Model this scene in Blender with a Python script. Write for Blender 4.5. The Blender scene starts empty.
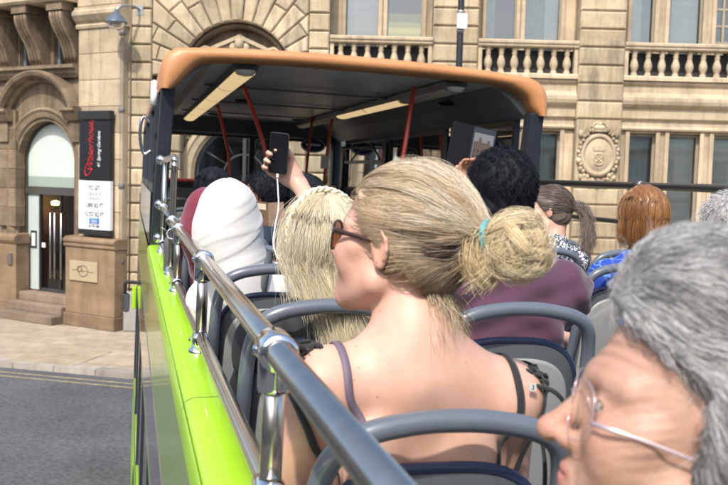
import bpy, math, random
import numpy as np
from mathutils import Matrix, Vector
random.seed(7)
RNG = np.random.default_rng(11)
SC = bpy.context.scene
COL = SC.collection
PI = math.pi

# ------------------------------------------------------------------ frames
EYE = Vector((0, 0, 3.9))            # camera position, pavement top is z = 0
ROAD_Z = -0.11
YAW, PITCH, ROLL, TILT = .2556, .0755, .0269, .0255
BUS = Matrix.Translation(EYE) @ Matrix.Rotation(TILT, 4, 'Y')     # bus coordinates: x right, y ahead, z up from eye level
_o = Vector((-.40, 22.42, 0))
_fd = Vector((math.sin(1.8401), math.cos(1.8401), 0))
_in = Vector((-_fd.y, _fd.x, 0))
FRONT = Matrix(((_fd.x, _in.x, 0, _o.x), (_fd.y, _in.y, 0, _o.y), (0, 0, 1, 0), (0, 0, 0, 1)))   # u along, y into wall
_a2 = math.radians(135)
_f2 = Vector((math.sin(_a2), math.cos(_a2), 0))
_i2 = Vector((-_f2.y, _f2.x, 0))
CANT = Matrix(((_f2.x, _i2.x, 0, _o.x), (_f2.y, _i2.y, 0, _o.y), (0, 0, 1, 0), (0, 0, 0, 1)))
WORLD = Matrix.Identity(4)

def props(o, label=None, cat=None, group=None, kind=None):
    for k, v in (('label', label), ('category', cat), ('group', group), ('kind', kind)):
        if v:
            o[k] = v
    return o

class Thing:
    """An Empty at a thing's base; its frame turns build coordinates into local ones."""
    def __init__(s, name, frame, base, label, cat, group=None):
        s.o = bpy.data.objects.new(name, None)
        s.o.empty_display_size = .1
        COL.objects.link(s.o)
        s.m = frame @ Matrix.Translation(Vector(base))
        s.o.matrix_world = s.m
        s.frame = frame
        s.inv = s.m.inverted()
        props(s.o, label, cat, group)

def mesh_np(name, v, f, smooth=True):
    me = bpy.data.meshes.new(name)
    v = np.asarray(v, np.float32); f = np.asarray(f, np.int32)
    k = f.shape[1]
    me.vertices.add(len(v)); me.vertices.foreach_set('co', v.ravel())
    me.loops.add(f.size); me.loops.foreach_set('vertex_index', f.ravel())
    me.polygons.add(len(f)); me.polygons.foreach_set('loop_start', np.arange(0, f.size, k, dtype=np.int32))
    me.update(calc_edges=True)
    me.polygons.foreach_set('use_smooth', np.full(len(f), smooth))
    return me

def xf(v, m):
    v = np.asarray(v, float)
    a = np.array(m)
    return v @ a[:3, :3].T + a[:3, 3]

def put(name, me_or_mb, mat, thing=None, parent=None, frame=None, smooth=None, bevel=0, base=None):
    """Link one mesh object. With a thing: vertices come in `frame` (default the thing's own) and go to the thing's local space."""
    if isinstance(me_or_mb, MB):
        v, f = me_or_mb.v, me_or_mb.f
        me = None
    elif isinstance(me_or_mb, tuple):
        v, f = me_or_mb[0], me_or_mb[1]; me = None
    else:
        me = me_or_mb
    if me is None:
        if thing is not None:
            v = xf(v, thing.inv @ (frame or thing.frame))
        elif base is not None:
            v = np.asarray(v, float) - np.array(base)
        if isinstance(f, np.ndarray):
            me = mesh_np(name, v, f, smooth if smooth is not None else True)
            if len(me_or_mb) > 2:
                at = me.attributes.new('tint', 'FLOAT', 'POINT'); at.data.foreach_set('value', np.asarray(me_or_mb[2], np.float32))
        else:
            me = bpy.data.meshes.new(name)
            me.from_pydata([tuple(p) for p in v], [], f)
            if isinstance(me_or_mb, MB) and me_or_mb.sm:
                me.polygons.foreach_set('use_smooth', [bool(x) for x in me_or_mb.sm])
            if smooth:
                me.polygons.foreach_set('use_smooth', [True] * len(f))
            me.update()
    o = bpy.data.objects.new(name, me)
    COL.objects.link(o)
    if mat is not None:
        me.materials.append(mat)
    if thing is not None:
        o.parent = parent if parent is not None else thing.o
    elif base is not None:
        o.matrix_world = (frame or WORLD) @ Matrix.Translation(Vector(base))
    elif frame is not None:
        o.matrix_world = frame
    if bevel:
        b = o.modifiers.new('bevel', 'BEVEL'); b.width = bevel; b.segments = 2; b.limit_method = 'ANGLE'
        b.harden_normals = False
    return o

# ------------------------------------------------------------------ mesh builder
class MB:
    def __init__(s):
        s.v = []; s.f = []; s.sm = []
    def add(s, v, f, smooth=False):
        b = len(s.v)
        s.v.extend([tuple(map(float, p)) for p in v])
        s.f.extend([tuple(i + b for i in q) for q in f])
        s.sm.extend([smooth] * len(f))
        return s
    def box(s, a, b):
        (x0, y0, z0), (x1, y1, z1) = a, b
        v = [(x0, y0, z0), (x1, y0, z0), (x1, y1, z0), (x0, y1, z0), (x0, y0, z1), (x1, y0, z1), (x1, y1, z1), (x0, y1, z1)]
        return s.add(v, [(0, 3, 2, 1), (4, 5, 6, 7), (0, 1, 5, 4), (1, 2, 6, 5), (2, 3, 7, 6), (3, 0, 4, 7)])
    def quad(s, *p):
        return s.add(p, [tuple(range(len(p)))])
    def block(s, poly, y0, y1, ch):
        """stone with a chamfered face: polygon in (u, z), face at y0, body back to y1."""
        c = np.mean(poly, axis=0); P = np.array(poly, float); n = len(P)
        inn = []
        for i in range(n):
            p, a, b = P[i], P[i - 1], P[(i + 1) % n]
            e1 = (p - a) / (np.linalg.norm(p - a) + 1e-9); e2 = (b - p) / (np.linalg.norm(b - p) + 1e-9)
            n1 = np.array((-e1[1], e1[0])); n2 = np.array((-e2[1], e2[0]))
            if n1 @ (c - p) < 0: n1 = -n1
            if n2 @ (c - p) < 0: n2 = -n2
            d = n1 + n2
            inn.append(p + d * ch / max(.4, 1 + n1 @ n2))
        v = [(q[0], y0, q[1]) for q in inn] + [(q[0], y0 + ch, q[1]) for q in P] + [(q[0], y1, q[1]) for q in P]
        f = [tuple(range(n))]
        for i in range(n):
            j = (i + 1) % n
            f += [(i, j, n + j, n + i), (n + i, n + j, 2 * n + j, 2 * n + i)]
        return s.add(v, f)
    def prism(s, poly, t0, t1, axis='y', smooth=False):
        n = len(poly)
        def p3(q, t):
            return (q[0], t, q[1]) if axis == 'y' else (t, q[0], q[1]) if axis == 'x' else (q[0], q[1], t)
        v = [p3(q, t0) for q in poly] + [p3(q, t1) for q in poly]
        f = [tuple(range(n)), tuple(range(2 * n - 1, n - 1, -1))]
        s.add(v, f)
        b = len(s.v) - 2 * n
        s.f.extend([(b + i, b + n + i, b + n + (i + 1) % n, b + (i + 1) % n) for i in range(n)]); s.sm.extend([smooth] * n)
        return s
    def tube(s, path, r, n=10, closed=False, cap=True, flat=1.0):
        P = [Vector(p) for p in path]; m = len(P)
        R = r if hasattr(r, '__len__') else [r] * m
        v = []; up = None
        for i in range(m):
            a = P[i - 1] if (i > 0 or closed) else P[i]; b = P[(i + 1) % m] if (i < m - 1 or closed) else P[i]
            t = (b - a).normalized()
            if up is None:
                up = Vector((0, 0, 1)) if abs(t.z) < .9 else Vector((1, 0, 0))
            side = t.cross(up).normalized(); up = side.cross(t).normalized()
            for k in range(n):
                an = 2 * PI * k / n
                v.append(P[i] + side * math.cos(an) * R[i] + up * math.sin(an) * R[i] * flat)
        f = []
        for i in range(m if closed else m - 1):
            j = (i + 1) % m
            for k in range(n):
                l = (k + 1) % n
                f.append((i * n + k, i * n + l, j * n + l, j * n + k))
        s.add(v, f, True)
        if cap and not closed:
            b = len(s.v) - len(v)
            s.f += [tuple(b + k for k in range(n - 1, -1, -1)), tuple(b + (m - 1) * n + k for k in range(n))]; s.sm += [False, False]
        return s
    def lathe(s, prof, c=(0, 0, 0), n=16, axis='z'):
        v = []
        for r, z in prof:
            for k in range(n):
                a = 2 * PI * k / n
                x, y = r * math.cos(a), r * math.sin(a)
                v.append((c[0] + x, c[1] + y, c[2] + z) if axis == 'z' else (c[0] + x, c[1] + z, c[2] + y) if axis == 'y' else (c[0] + z, c[1] + x, c[2] + y))
        f = []
        for i in range(len(prof) - 1):
            for k in range(n):
                l = (k + 1) % n
                f.append((i * n + k, i * n + l, (i + 1) * n + l, (i + 1) * n + k))
        s.add(v, f, True)
        return s
    def ball(s, c, r, n=10, m=7):
        r = r if hasattr(r, '__len__') else (r, r, r)
        v = []
        for i in range(m + 1):
            t = PI * i / m
            for k in range(n):
                a = 2 * PI * k / n
                v.append((c[0] + r[0] * math.sin(t) * math.cos(a), c[1] + r[1] * math.sin(t) * math.sin(a), c[2] + r[2] * math.cos(t)))
        f = [(i * n + k, (i + 1) * n + k, (i + 1) * n + (k + 1) % n, i * n + (k + 1) % n) for i in range(m) for k in range(n)]
        return s.add(v, f, True)
    def grid(s, pts, smooth=True):
        a = np.asarray(pts, float); n, m = a.shape[:2]
        f = [(i * m + j, i * m + j + 1, (i + 1) * m + j + 1, (i + 1) * m + j) for i in range(n - 1) for j in range(m - 1)]
        return s.add(a.reshape(-1, 3), f, smooth)

def spline(pts, n=24):
    """Catmull-Rom through the points."""
    P = [np.array(p, float) for p in pts]
    P = [2 * P[0] - P[1]] + P + [2 * P[-1] - P[-2]]
    out = []
    seg = len(P) - 3
    for k in range(n + 1):
        t = k / n * seg; i = min(int(t), seg - 1); t -= i
        a, b, c, d = P[i:i + 4]
        out.append(.5 * (2 * b + (c - a) * t + (2 * a - 5 * b + 4 * c - d) * t * t + (3 * b - a - 3 * c + d) * t ** 3))
    return out

# ------------------------------------------------------------------ signed distance modelling
def smin(a, b, k):
    if k <= 0:
        return np.minimum(a, b)
    h = np.maximum(k - np.abs(a - b), 0) / k
    return np.minimum(a, b) - h * h * k * .25
def smax(a, b, k):
    return -smin(-a, -b, k)
def ell(c, r, R=None):
    c = np.array(c, np.float32); r = np.array(r, np.float32)
    def f(P):
        p = P - c
        if R is not None:
            p = p @ R
        a = p / r; k0 = np.sqrt((a * a).sum(1)) + 1e-9
        b = a / r; k1 = np.sqrt((b * b).sum(1)) + 1e-9
        return k0 * (k0 - 1) / k1
    return f
def cone(a, b, ra, rb):
    a = np.array(a, np.float32); b = np.array(b, np.float32); ba = b - a; L = float(ba @ ba) + 1e-12
    def f(P):
        p = P - a
        h = np.clip(p @ ba / L, 0, 1)
        d = p - h[:, None] * ba
        return np.sqrt((d * d).sum(1)) - (ra + (rb - ra) * h)
    return f
def torus(c, R, r, M=None, sq=(1, 1)):
    c = np.array(c, np.float32)
    def f(P):
        p = P - c
        if M is not None: p = p @ M
        q = np.sqrt((p[:, 0] / sq[0]) ** 2 + (p[:, 1] / sq[1]) ** 2) - R
        return np.sqrt(q * q + p[:, 2] ** 2) - r
    return f
class Shape:
    def __init__(s): s.ops = []
    def u(s, f, k=.02): s.ops.append(('u', f, k)); return s
    def cut(s, f, k=.01): s.ops.append(('c', f, k)); return s
    def keep(s, f, k=.005): s.ops.append(('i', f, k)); return s
    def warp(s, f): s.ops.append(('w', f, 0)); return s
    def __call__(s, P, ops=None):
        d = None
        for o, f, k in (s.ops if ops is None else ops):
            if o == 'w': d = d + f(P); continue
            e = f(P)
            d = e if d is None else smin(d, e, k) if o == 'u' else smax(d, -e, k) if o == 'c' else smax(d, e, k)
        return d
def within(f, c, R):
    """evaluate f in a local frame placed at c with axes the columns of R."""
    c = np.array(c, np.float32); R = np.array(R, np.float32)
    return lambda P: f((P - c) @ R)

def surface(fn, lo, hi, h, polish=None):
    """surface nets over a sparse grid; returns (verts, quads)."""
    lo = np.array(lo, float); hi = np.array(hi, float); K = 6
    nb = np.ceil((hi - lo) / (h * K)).astype(int); N = nb * K + 1
    ctr = np.stack(np.meshgrid(*[lo[i] + (np.arange(nb[i]) + .5) * K * h for i in range(3)], indexing='ij'), -1).reshape(-1, 3).astype(np.float32)
    dc = fn(ctr)
    V = np.repeat(np.repeat(np.repeat(dc.reshape(nb), K, 0), K, 1), K, 2)
    V = np.pad(V, ((0, 1),) * 3, mode='edge').astype(np.float32)
    near = np.nonzero(np.abs(dc.reshape(nb)) < K * h * 1.9)
    # per block, which operations can matter there
    rad = K * h * .87; dn = dc.reshape(nb)[near]; ci = ctr.reshape(*nb, 3)[near]
    need = None
    if isinstance(fn, Shape) and len(fn.ops) > 6 and len(ci):
        need = []; run = None
        for o, f, k in fn.ops:
            if o == 'w': need.append(np.ones(len(ci), bool)); continue
            e = f(ci)
            need.append((e < dn + 2.6 * rad + k) if o == 'u' else (e < -dn + 2.6 * rad + k) if o == 'c' else np.ones(len(ci), bool))
        need = np.stack(need, 1)
        first_u = next(i for i, q in enumerate(fn.ops) if q[0] == 'u')
        key = need @ (2.0 ** (np.arange(need.shape[1]) % 50) * (1 + .37 * (np.arange(need.shape[1]) // 50)))
        order = np.argsort(key, kind='stable')
    else:
        order = np.arange(len(near[0])); key = np.zeros(len(order))
    off = np.arange(K + 1)
    ox, oy, oz = [a.ravel() for a in np.meshgrid(off, off, off, indexing='ij')]
    bi = np.stack(near, 1)[order]; ks = key[order]
    if len(bi) == 0: return np.zeros((0, 3), np.float32), np.zeros((0, 4), np.int32)
    brk = list(np.nonzero(np.diff(ks))[0] + 1) if need is not None else []
    runs = []; a_ = 0
    for q in brk + [len(bi)]:
        while a_ < q: runs.append((a_, min(q, a_ + 600))); a_ = min(q, a_ + 600)
    # small neighbouring runs share one evaluation with the union of their operations
    merged = []
    for r in runs:
        if merged and r[1] - merged[-1][0] <= 40: merged[-1] = (merged[-1][0], r[1])
        else: merged.append(r)
    for s0, s1 in merged:
        b = bi[s0:s1]
        ix = (b[:, 0:1] * K + ox).ravel(); iy = (b[:, 1:2] * K + oy).ravel(); iz = (b[:, 2:3] * K + oz).ravel()
        P = np.stack((lo[0] + ix * h, lo[1] + iy * h, lo[2] + iz * h), 1).astype(np.float32)
        if need is None: V[ix, iy, iz] = fn(P)
        else:
            m = need[order[s0:s1]].any(0)
            if not any(m[i] for i, q in enumerate(fn.ops) if q[0] == 'u'): m[first_u] = True
            V[ix, iy, iz] = fn(P, [q for q, t in zip(fn.ops, m) if t])
    S = V < 0
    cnt = np.zeros(N - 1, np.int8)
    for a in (0, 1):
        for b in (0, 1):
            for c in (0, 1):
                cnt += S[a:N[0] - 1 + a, b:N[1] - 1 + b, c:N[2] - 1 + c]
    act = np.nonzero((cnt > 0) & (cnt < 8))
    idx = np.full(N - 1, -1, np.int32); idx[act] = np.arange(len(act[0]))
    A = np.stack(act, 1)
    cor = [(a, b, c) for a in (0, 1) for b in (0, 1) for c in (0, 1)]
    val = [V[A[:, 0] + a, A[:, 1] + b, A[:, 2] + c] for a, b, c in cor]
    acc = np.zeros((len(A), 3)); num = np.zeros(len(A))
    for i in range(8):
        for j in range(i + 1, 8):
            if sum(x != y for x, y in zip(cor[i], cor[j])) != 1: continue
            m = (val[i] < 0) != (val[j] < 0)
            t = np.where(m, val[i] / (val[i] - val[j] + 1e-20), 0)
            p = np.array(cor[i])[None] + t[:, None] * (np.array(cor[j]) - np.array(cor[i]))[None]
            acc += p * m[:, None]; num += m
    verts = lo + (A + acc / np.maximum(num, 1)[:, None]) * h
    quads = []
    for ax in range(3):
        o1, o2 = [(1, 2), (2, 0), (0, 1)][ax]
        sl0 = [slice(None)] * 3; sl1 = [slice(None)] * 3
        sl0[ax] = slice(0, N[ax] - 1); sl1[ax] = slice(1, N[ax])
        d = S[tuple(sl0)] != S[tuple(sl1)]
        e = np.stack(np.nonzero(d), 1)
        e = e[(e[:, o1] > 0) & (e[:, o2] > 0) & (e[:, o1] < N[o1] - 1) & (e[:, o2] < N[o2] - 1)]
        ins = S[e[:, 0], e[:, 1], e[:, 2]]
        def cell(a, b):
            q = e.copy(); q[:, o1] -= a; q[:, o2] -= b
            return idx[q[:, 0], q[:, 1], q[:, 2]]
        Q = np.stack((cell(1, 1), cell(0, 1), cell(0, 0), cell(1, 0)), 1)
        Q[~ins] = Q[~ins][:, ::-1]
        quads.append(Q)
    Q = np.concatenate(quads)
    Q = Q[(Q >= 0).all(1)]
    # pull the vertices onto the surface
    P = verts.astype(np.float32)
    for _ in range(polish if polish is not None else (1 if h < .0055 else 0)):
        e = h * .5; g = np.zeros_like(P)
        d0 = fn(P)
        for i in range(3):
            q = P.copy(); q[:, i] += e
            g[:, i] = (fn(q) - d0) / e
        gl = (g * g).sum(1) + 1e-6
        st = np.clip(d0 / np.sqrt(gl), -h * .6, h * .6)
        P = P - (st / np.sqrt(gl))[:, None] * g
    return P, Q

def grad(fn, P, e=.002):
    P = P.astype(np.float32); d = fn(P); g = np.zeros_like(P)
    for i in range(3):
        q = P.copy(); q[:, i] += e; g[:, i] = (fn(q) - d) / e
    return g / (np.sqrt((g * g).sum(1))[:, None] + 1e-9), d

# ------------------------------------------------------------------ hair strands
def strands(paths, rad, tint, taper=.25, sides=3):
    """paths (S, N, 3) -> one mesh of thin tapered tubes with a per-point tint."""
    p = np.asarray(paths, np.float64); S, N = p.shape[:2]
    t = np.gradient(p, axis=1); t /= np.linalg.norm(t, axis=2, keepdims=True) + 1e-12
    ref = np.where(np.abs(t[:, :, 2:3]) < .9, np.array([0, 0, 1.]), np.array([1., 0, 0]))
    a = np.cross(t, ref); a /= np.linalg.norm(a, axis=2, keepdims=True) + 1e-12
    b = np.cross(t, a)
    s = np.linspace(0, 1, N)
    prof = np.where(s < .15, .6 + s / .15 * .4, 1 - (1 - taper) * np.clip((s - .5) / .5, 0, 1) ** 2)
    r = (np.asarray(rad) * np.ones(S))[:, None] * prof[None]
    V = np.zeros((S, N, sides, 3))
    for k in range(sides):
        an = 2 * PI * k / sides
        V[:, :, k] = p + (a * math.cos(an) + b * math.sin(an)) * r[:, :, None]
    base = np.arange(S * N).reshape(S, N)[:, :-1].ravel() * sides
    F = np.concatenate([np.stack((base + k, base + (k + 1) % sides, base + sides + (k + 1) % sides, base + sides + k), 1) for k in range(sides)])
    T = np.repeat((np.asarray(tint).reshape(S, -1) * np.ones((S, N))).reshape(S * N), sides)
    return V.reshape(-1, 3), F.astype(np.int32), T

# ------------------------------------------------------------------ materials
def new_mat(name):
    m = bpy.data.materials.new(name); m.use_nodes = True
    nt = m.node_tree
    return m, nt, nt.nodes['Principled BSDF'], nt.nodes, nt.links
def mat(name, c, rough=.5, metal=0, var=0, scale=4, bump=0, bscale=None, spec=.5, coat=0, c2=None, detail=5, sheen=0, sss=0):
    """Principled with colour drifting between c and c2 (or c darkened by var) in object space, and a fine bump."""
    m, nt, b, N, L = new_mat(name)
    b.inputs['Base Color'].default_value = (*c, 1)
    b.inputs['Roughness'].default_value = rough
    b.inputs['Metallic'].default_value = metal
    b.inputs['Specular IOR Level'].default_value = spec
    b.inputs['Coat Weight'].default_value = coat
    b.inputs['Coat Roughness'].default_value = .04
    b.inputs['Sheen Weight'].default_value = sheen
    if sss:
        b.inputs['Subsurface Weight'].default_value = sss
        b.inputs['Subsurface Radius'].default_value = (.012, .004, .002)
        b.inputs['Subsurface Scale'].default_value = 1
    tc = N.new('ShaderNodeTexCoord')
    if var or c2:
        n = N.new('ShaderNodeTexNoise'); n.inputs['Scale'].default_value = scale; n.inputs['Detail'].default_value = detail
        n.inputs['Roughness'].default_value = .6
        L.new(tc.outputs['Object'], n.inputs['Vector'])
        r = N.new('ShaderNodeValToRGB')
        c2 = c2 or tuple(x * (1 - var) for x in c)
        r.color_ramp.elements[0].position = .32; r.color_ramp.elements[1].position = .68
        r.color_ramp.elements[0].color = (*c2, 1); r.color_ramp.elements[1].color = (*c, 1)
        L.new(n.outputs['Fac'], r.inputs['Fac']); L.new(r.outputs['Color'], b.inputs['Base Color'])
        mr = N.new('ShaderNodeMapRange'); mr.inputs['To Min'].default_value = max(0, rough - .08); mr.inputs['To Max'].default_value = min(1, rough + .12)
        L.new(n.outputs['Fac'], mr.inputs['Value']); L.new(mr.outputs['Result'], b.inputs['Roughness'])
    if bump:
        n2 = N.new('ShaderNodeTexNoise'); n2.inputs['Scale'].default_value = bscale or scale * 6; n2.inputs['Detail'].default_value = 6
        L.new(tc.outputs['Object'], n2.inputs['Vector'])
        bp = N.new('ShaderNodeBump'); bp.inputs['Strength'].default_value = bump; bp.inputs['Distance'].default_value = .01
        L.new(n2.outputs['Fac'], bp.inputs['Height']); L.new(bp.outputs['Normal'], b.inputs['Normal'])
    return m
def glass(name, tint=(.9, .93, .92), refl=1.0, rough=.02):
    """thin pane: sees through with a Fresnel reflection."""
    m, nt, b, N, L = new_mat(name)
    N.remove(b)
    t = N.new('ShaderNodeBsdfTransparent'); t.inputs['Color'].default_value = (*tint, 1)
    g = N.new('ShaderNodeBsdfGlossy'); g.inputs['Roughness'].default_value = rough
    fr = N.new('ShaderNodeFresnel'); fr.inputs['IOR'].default_value = 1.5
    mu = N.new('ShaderNodeMath'); mu.operation = 'MULTIPLY'; mu.inputs[1].default_value = 2 * refl; mu.use_clamp = True
    mx = N.new('ShaderNodeMixShader')
    L.new(fr.outputs[0], mu.inputs[0]); L.new(mu.outputs[0], mx.inputs[0]); L.new(t.outputs[0], mx.inputs[1]); L.new(g.outputs[0], mx.inputs[2])
    L.new(mx.outputs[0], N['Material Output'].inputs['Surface'])
    return m
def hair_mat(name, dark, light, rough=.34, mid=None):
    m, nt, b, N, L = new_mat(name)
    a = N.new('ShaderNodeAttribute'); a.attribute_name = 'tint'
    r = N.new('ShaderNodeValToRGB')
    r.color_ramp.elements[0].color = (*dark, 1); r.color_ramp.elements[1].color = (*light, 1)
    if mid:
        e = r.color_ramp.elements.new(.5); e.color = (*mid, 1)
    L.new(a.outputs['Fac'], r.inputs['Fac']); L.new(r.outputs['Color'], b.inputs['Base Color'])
    b.inputs['Roughness'].default_value = rough; b.inputs['Specular IOR Level'].default_value = .55
    tl = N.new('ShaderNodeBsdfTranslucent'); L.new(r.outputs['Color'], tl.inputs['Color'])
    mx = N.new('ShaderNodeMixShader'); mx.inputs[0].default_value = .12
    L.new(b.outputs[0], mx.inputs[1]); L.new(tl.outputs[0], mx.inputs[2]); L.new(mx.outputs[0], N['Material Output'].inputs['Surface'])
    return m
def emit(name, c, s):
    m, nt, b, N, L = new_mat(name)
    b.inputs['Base Color'].default_value = (*c, 1)
    b.inputs['Emission Color'].default_value = (*c, 1); b.inputs['Emission Strength'].default_value = s
    return m

def stone_mat(name, c, c2, dirt=(.1, .075, .05), amount=.5):
    m, nt, b, N, L = new_mat(name)
    tc = N.new('ShaderNodeTexCoord')
    n = N.new('ShaderNodeTexNoise'); n.inputs['Scale'].default_value = .9; n.inputs['Detail'].default_value = 8; n.inputs['Roughness'].default_value = .65
    mp = N.new('ShaderNodeMapping'); mp.inputs['Scale'].default_value = (1, 1, 2.2)
    L.new(tc.outputs['Object'], mp.inputs['Vector']); L.new(mp.outputs['Vector'], n.inputs['Vector'])
    r = N.new('ShaderNodeValToRGB'); r.color_ramp.elements[0].position = .35; r.color_ramp.elements[1].position = .66
    r.color_ramp.elements[0].color = (*c2, 1); r.color_ramp.elements[1].color = (*c, 1)
    L.new(n.outputs['Fac'], r.inputs['Fac'])
    # weathering: streaks drawn out downwards, and blotches
    mp2 = N.new('ShaderNodeMapping'); mp2.inputs['Scale'].default_value = (2.2, 2.2, .35)
    n2 = N.new('ShaderNodeTexNoise'); n2.inputs['Scale'].default_value = 1.6; n2.inputs['Detail'].default_value = 7; n2.inputs['Roughness'].default_value = .7
    L.new(tc.outputs['Object'], mp2.inputs['Vector']); L.new(mp2.outputs['Vector'], n2.inputs['Vector'])
    r2 = N.new('ShaderNodeValToRGB'); r2.color_ramp.elements[0].position = .47; r2.color_ramp.elements[1].position = .74
    r2.color_ramp.elements[0].color = (0, 0, 0, 1); r2.color_ramp.elements[1].color = (amount, amount, amount, 1)
    L.new(n2.outputs['Fac'], r2.inputs['Fac'])
    mx = N.new('ShaderNodeMix'); mx.data_type = 'RGBA'
    L.new(r2.outputs['Color'], mx.inputs['Factor']); L.new(r.outputs['Color'], mx.inputs[6]); mx.inputs[7].default_value = (*dirt, 1)
    # each stone its own tone
    gi = N.new('ShaderNodeNewGeometry')
    hs = N.new('ShaderNodeHueSaturation')
    mr = N.new('ShaderNodeMapRange'); mr.inputs['To Min'].default_value = .74; mr.inputs['To Max'].default_value = 1.18
    L.new(gi.outputs['Random Per Island'], mr.inputs['Value']); L.new(mr.outputs['Result'], hs.inputs['Value'])
    L.new(mx.outputs[2], hs.inputs['Color']); L.new(hs.outputs['Color'], b.inputs['Base Color'])
    b.inputs['Roughness'].default_value = .88; b.inputs['Specular IOR Level'].default_value = .25
    n3 = N.new('ShaderNodeTexNoise'); n3.inputs['Scale'].default_value = 28; n3.inputs['Detail'].default_value = 6
    L.new(tc.outputs['Object'], n3.inputs['Vector'])
    bp = N.new('ShaderNodeBump'); bp.inputs['Strength'].default_value = .35; bp.inputs['Distance'].default_value = .02
    L.new(n3.outputs['Fac'], bp.inputs['Height']); L.new(bp.outputs['Normal'], b.inputs['Normal'])
    return m
# ================================================================== SETTING
M_STONE = stone_mat('sandstone', (.53, .435, .30), (.39, .305, .20), dirt=(.10, .078, .055), amount=.8)
M_STONE_PALE = stone_mat('sandstone_trim', (.53, .43, .30), (.40, .315, .215), dirt=(.12, .092, .066), amount=.6)
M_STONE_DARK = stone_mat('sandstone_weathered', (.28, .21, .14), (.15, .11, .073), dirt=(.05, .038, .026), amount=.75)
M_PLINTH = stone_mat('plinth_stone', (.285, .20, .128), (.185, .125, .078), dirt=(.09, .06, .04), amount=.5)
M_FRAME = mat('window_frame_paint', (.34, .29, .22), .5, var=.2)
M_FRAME_DARK = mat('door_frame_bronze', (.05, .05, .05), .4, var=.2)
M_ROOM = mat('room_dark', (.58, .59, .54), .9, var=.5, scale=1.2)
M_BLIND = mat('blind_cloth', (.82, .81, .77), .8, var=.12, scale=2)
M_CURTAIN = mat('curtain_grey', (.48, .51, .48), .85, var=.3, scale=3)
M_PANE = glass('window_pane', (.88, .93, .90), 2.8)
M_PANE_DARK = glass('fanlight_pane', (.34, .36, .36), 1.2)

def asphalt():
    m, nt, b, N, L = new_mat('asphalt')
    tc = N.new('ShaderNodeTexCoord')
    n = N.new('ShaderNodeTexNoise'); n.inputs['Scale'].default_value = 16; n.inputs['Detail'].default_value = 9; n.inputs['Roughness'].default_value = .85
    n2 = N.new('ShaderNodeTexNoise'); n2.inputs['Scale'].default_value = .7; n2.inputs['Detail'].default_value = 5
    v = N.new('ShaderNodeTexVoronoi'); v.inputs['Scale'].default_value = 70
    for x in (n, n2, v): L.new(tc.outputs['Object'], x.inputs['Vector'])
    r = N.new('ShaderNodeValToRGB'); r.color_ramp.elements[0].position = .33; r.color_ramp.elements[1].position = .72
    r.color_ramp.elements[0].color = (.034, .037, .043, 1); r.color_ramp.elements[1].color = (.185, .19, .204, 1)
    L.new(n.outputs['Fac'], r.inputs['Fac'])
    mx = N.new('ShaderNodeMix'); mx.data_type = 'RGBA'; mx.blend_type = 'MULTIPLY'; mx.inputs['Factor'].default_value = .7
    r2 = N.new('ShaderNodeValToRGB'); r2.color_ramp.elements[0].position = .3; r2.color_ramp.elements[1].position = .7
    r2.color_ramp.elements[0].color = (.62, .62, .62, 1); r2.color_ramp.elements[1].color = (1.15, 1.15, 1.15, 1)
    L.new(n2.outputs['Fac'], r2.inputs['Fac']); L.new(r.outputs['Color'], mx.inputs[6]); L.new(r2.outputs['Color'], mx.inputs[7])
    L.new(mx.outputs[2], b.inputs['Base Color']); b.inputs['Roughness'].default_value = .9; b.inputs['Specular IOR Level'].default_value = .3
    bp = N.new('ShaderNodeBump'); bp.inputs['Strength'].default_value = .5; bp.inputs['Distance'].default_value = .012
    L.new(v.outputs['Distance'], bp.inputs['Height']); L.new(bp.outputs['Normal'], b.inputs['Normal'])
    return m
def paving(name, c1, c2, mortar, sx=.9, sy=.6, ang=0, rough=.85):
    m, nt, b, N, L = new_mat(name)
    tc = N.new('ShaderNodeTexCoord'); mp = N.new('ShaderNodeMapping'); mp.inputs['Rotation'].default_value = (0, 0, ang)
    L.new(tc.outputs['Object'], mp.inputs['Vector'])
    br = N.new('ShaderNodeTexBrick'); br.inputs['Scale'].default_value = 1; br.inputs['Brick Width'].default_value = sx; br.inputs['Row Height'].default_value = sy
    br.inputs['Mortar Size'].default_value = .008; br.inputs['Mortar Smooth'].default_value = .3
    br.inputs['Color1'].default_value = (*c1, 1); br.inputs['Color2'].default_value = (*c2, 1); br.inputs['Mortar'].default_value = (*mortar, 1)
    L.new(mp.outputs['Vector'], br.inputs['Vector'])
    n = N.new('ShaderNodeTexNoise'); n.inputs['Scale'].default_value = 2.4; n.inputs['Detail'].default_value = 9; n.inputs['Roughness'].default_value = .7
    L.new(tc.outputs['Object'], n.inputs['Vector'])
    r = N.new('ShaderNodeValToRGB'); r.color_ramp.elements[0].position = .3; r.color_ramp.elements[1].position = .7
    r.color_ramp.elements[0].color = (.68, .66, .63, 1); r.color_ramp.elements[1].color = (1.12, 1.1, 1.08, 1)
    L.new(n.outputs['Fac'], r.inputs['Fac'])
    mx = N.new('ShaderNodeMix'); mx.data_type = 'RGBA'; mx.blend_type = 'MULTIPLY'; mx.inputs['Factor'].default_value = 1
    L.new(br.outputs['Color'], mx.inputs[6]); L.new(r.outputs['Color'], mx.inputs[7]); L.new(mx.outputs[2], b.inputs['Base Color'])
    b.inputs['Roughness'].default_value = rough
    bp = N.new('ShaderNodeBump'); bp.inputs['Strength'].default_value = .6; bp.inputs['Distance'].default_value = .01; bp.invert = True
    L.new(br.outputs['Fac'], bp.inputs['Height']); L.new(bp.outputs['Normal'], b.inputs['Normal'])
    return m

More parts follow.
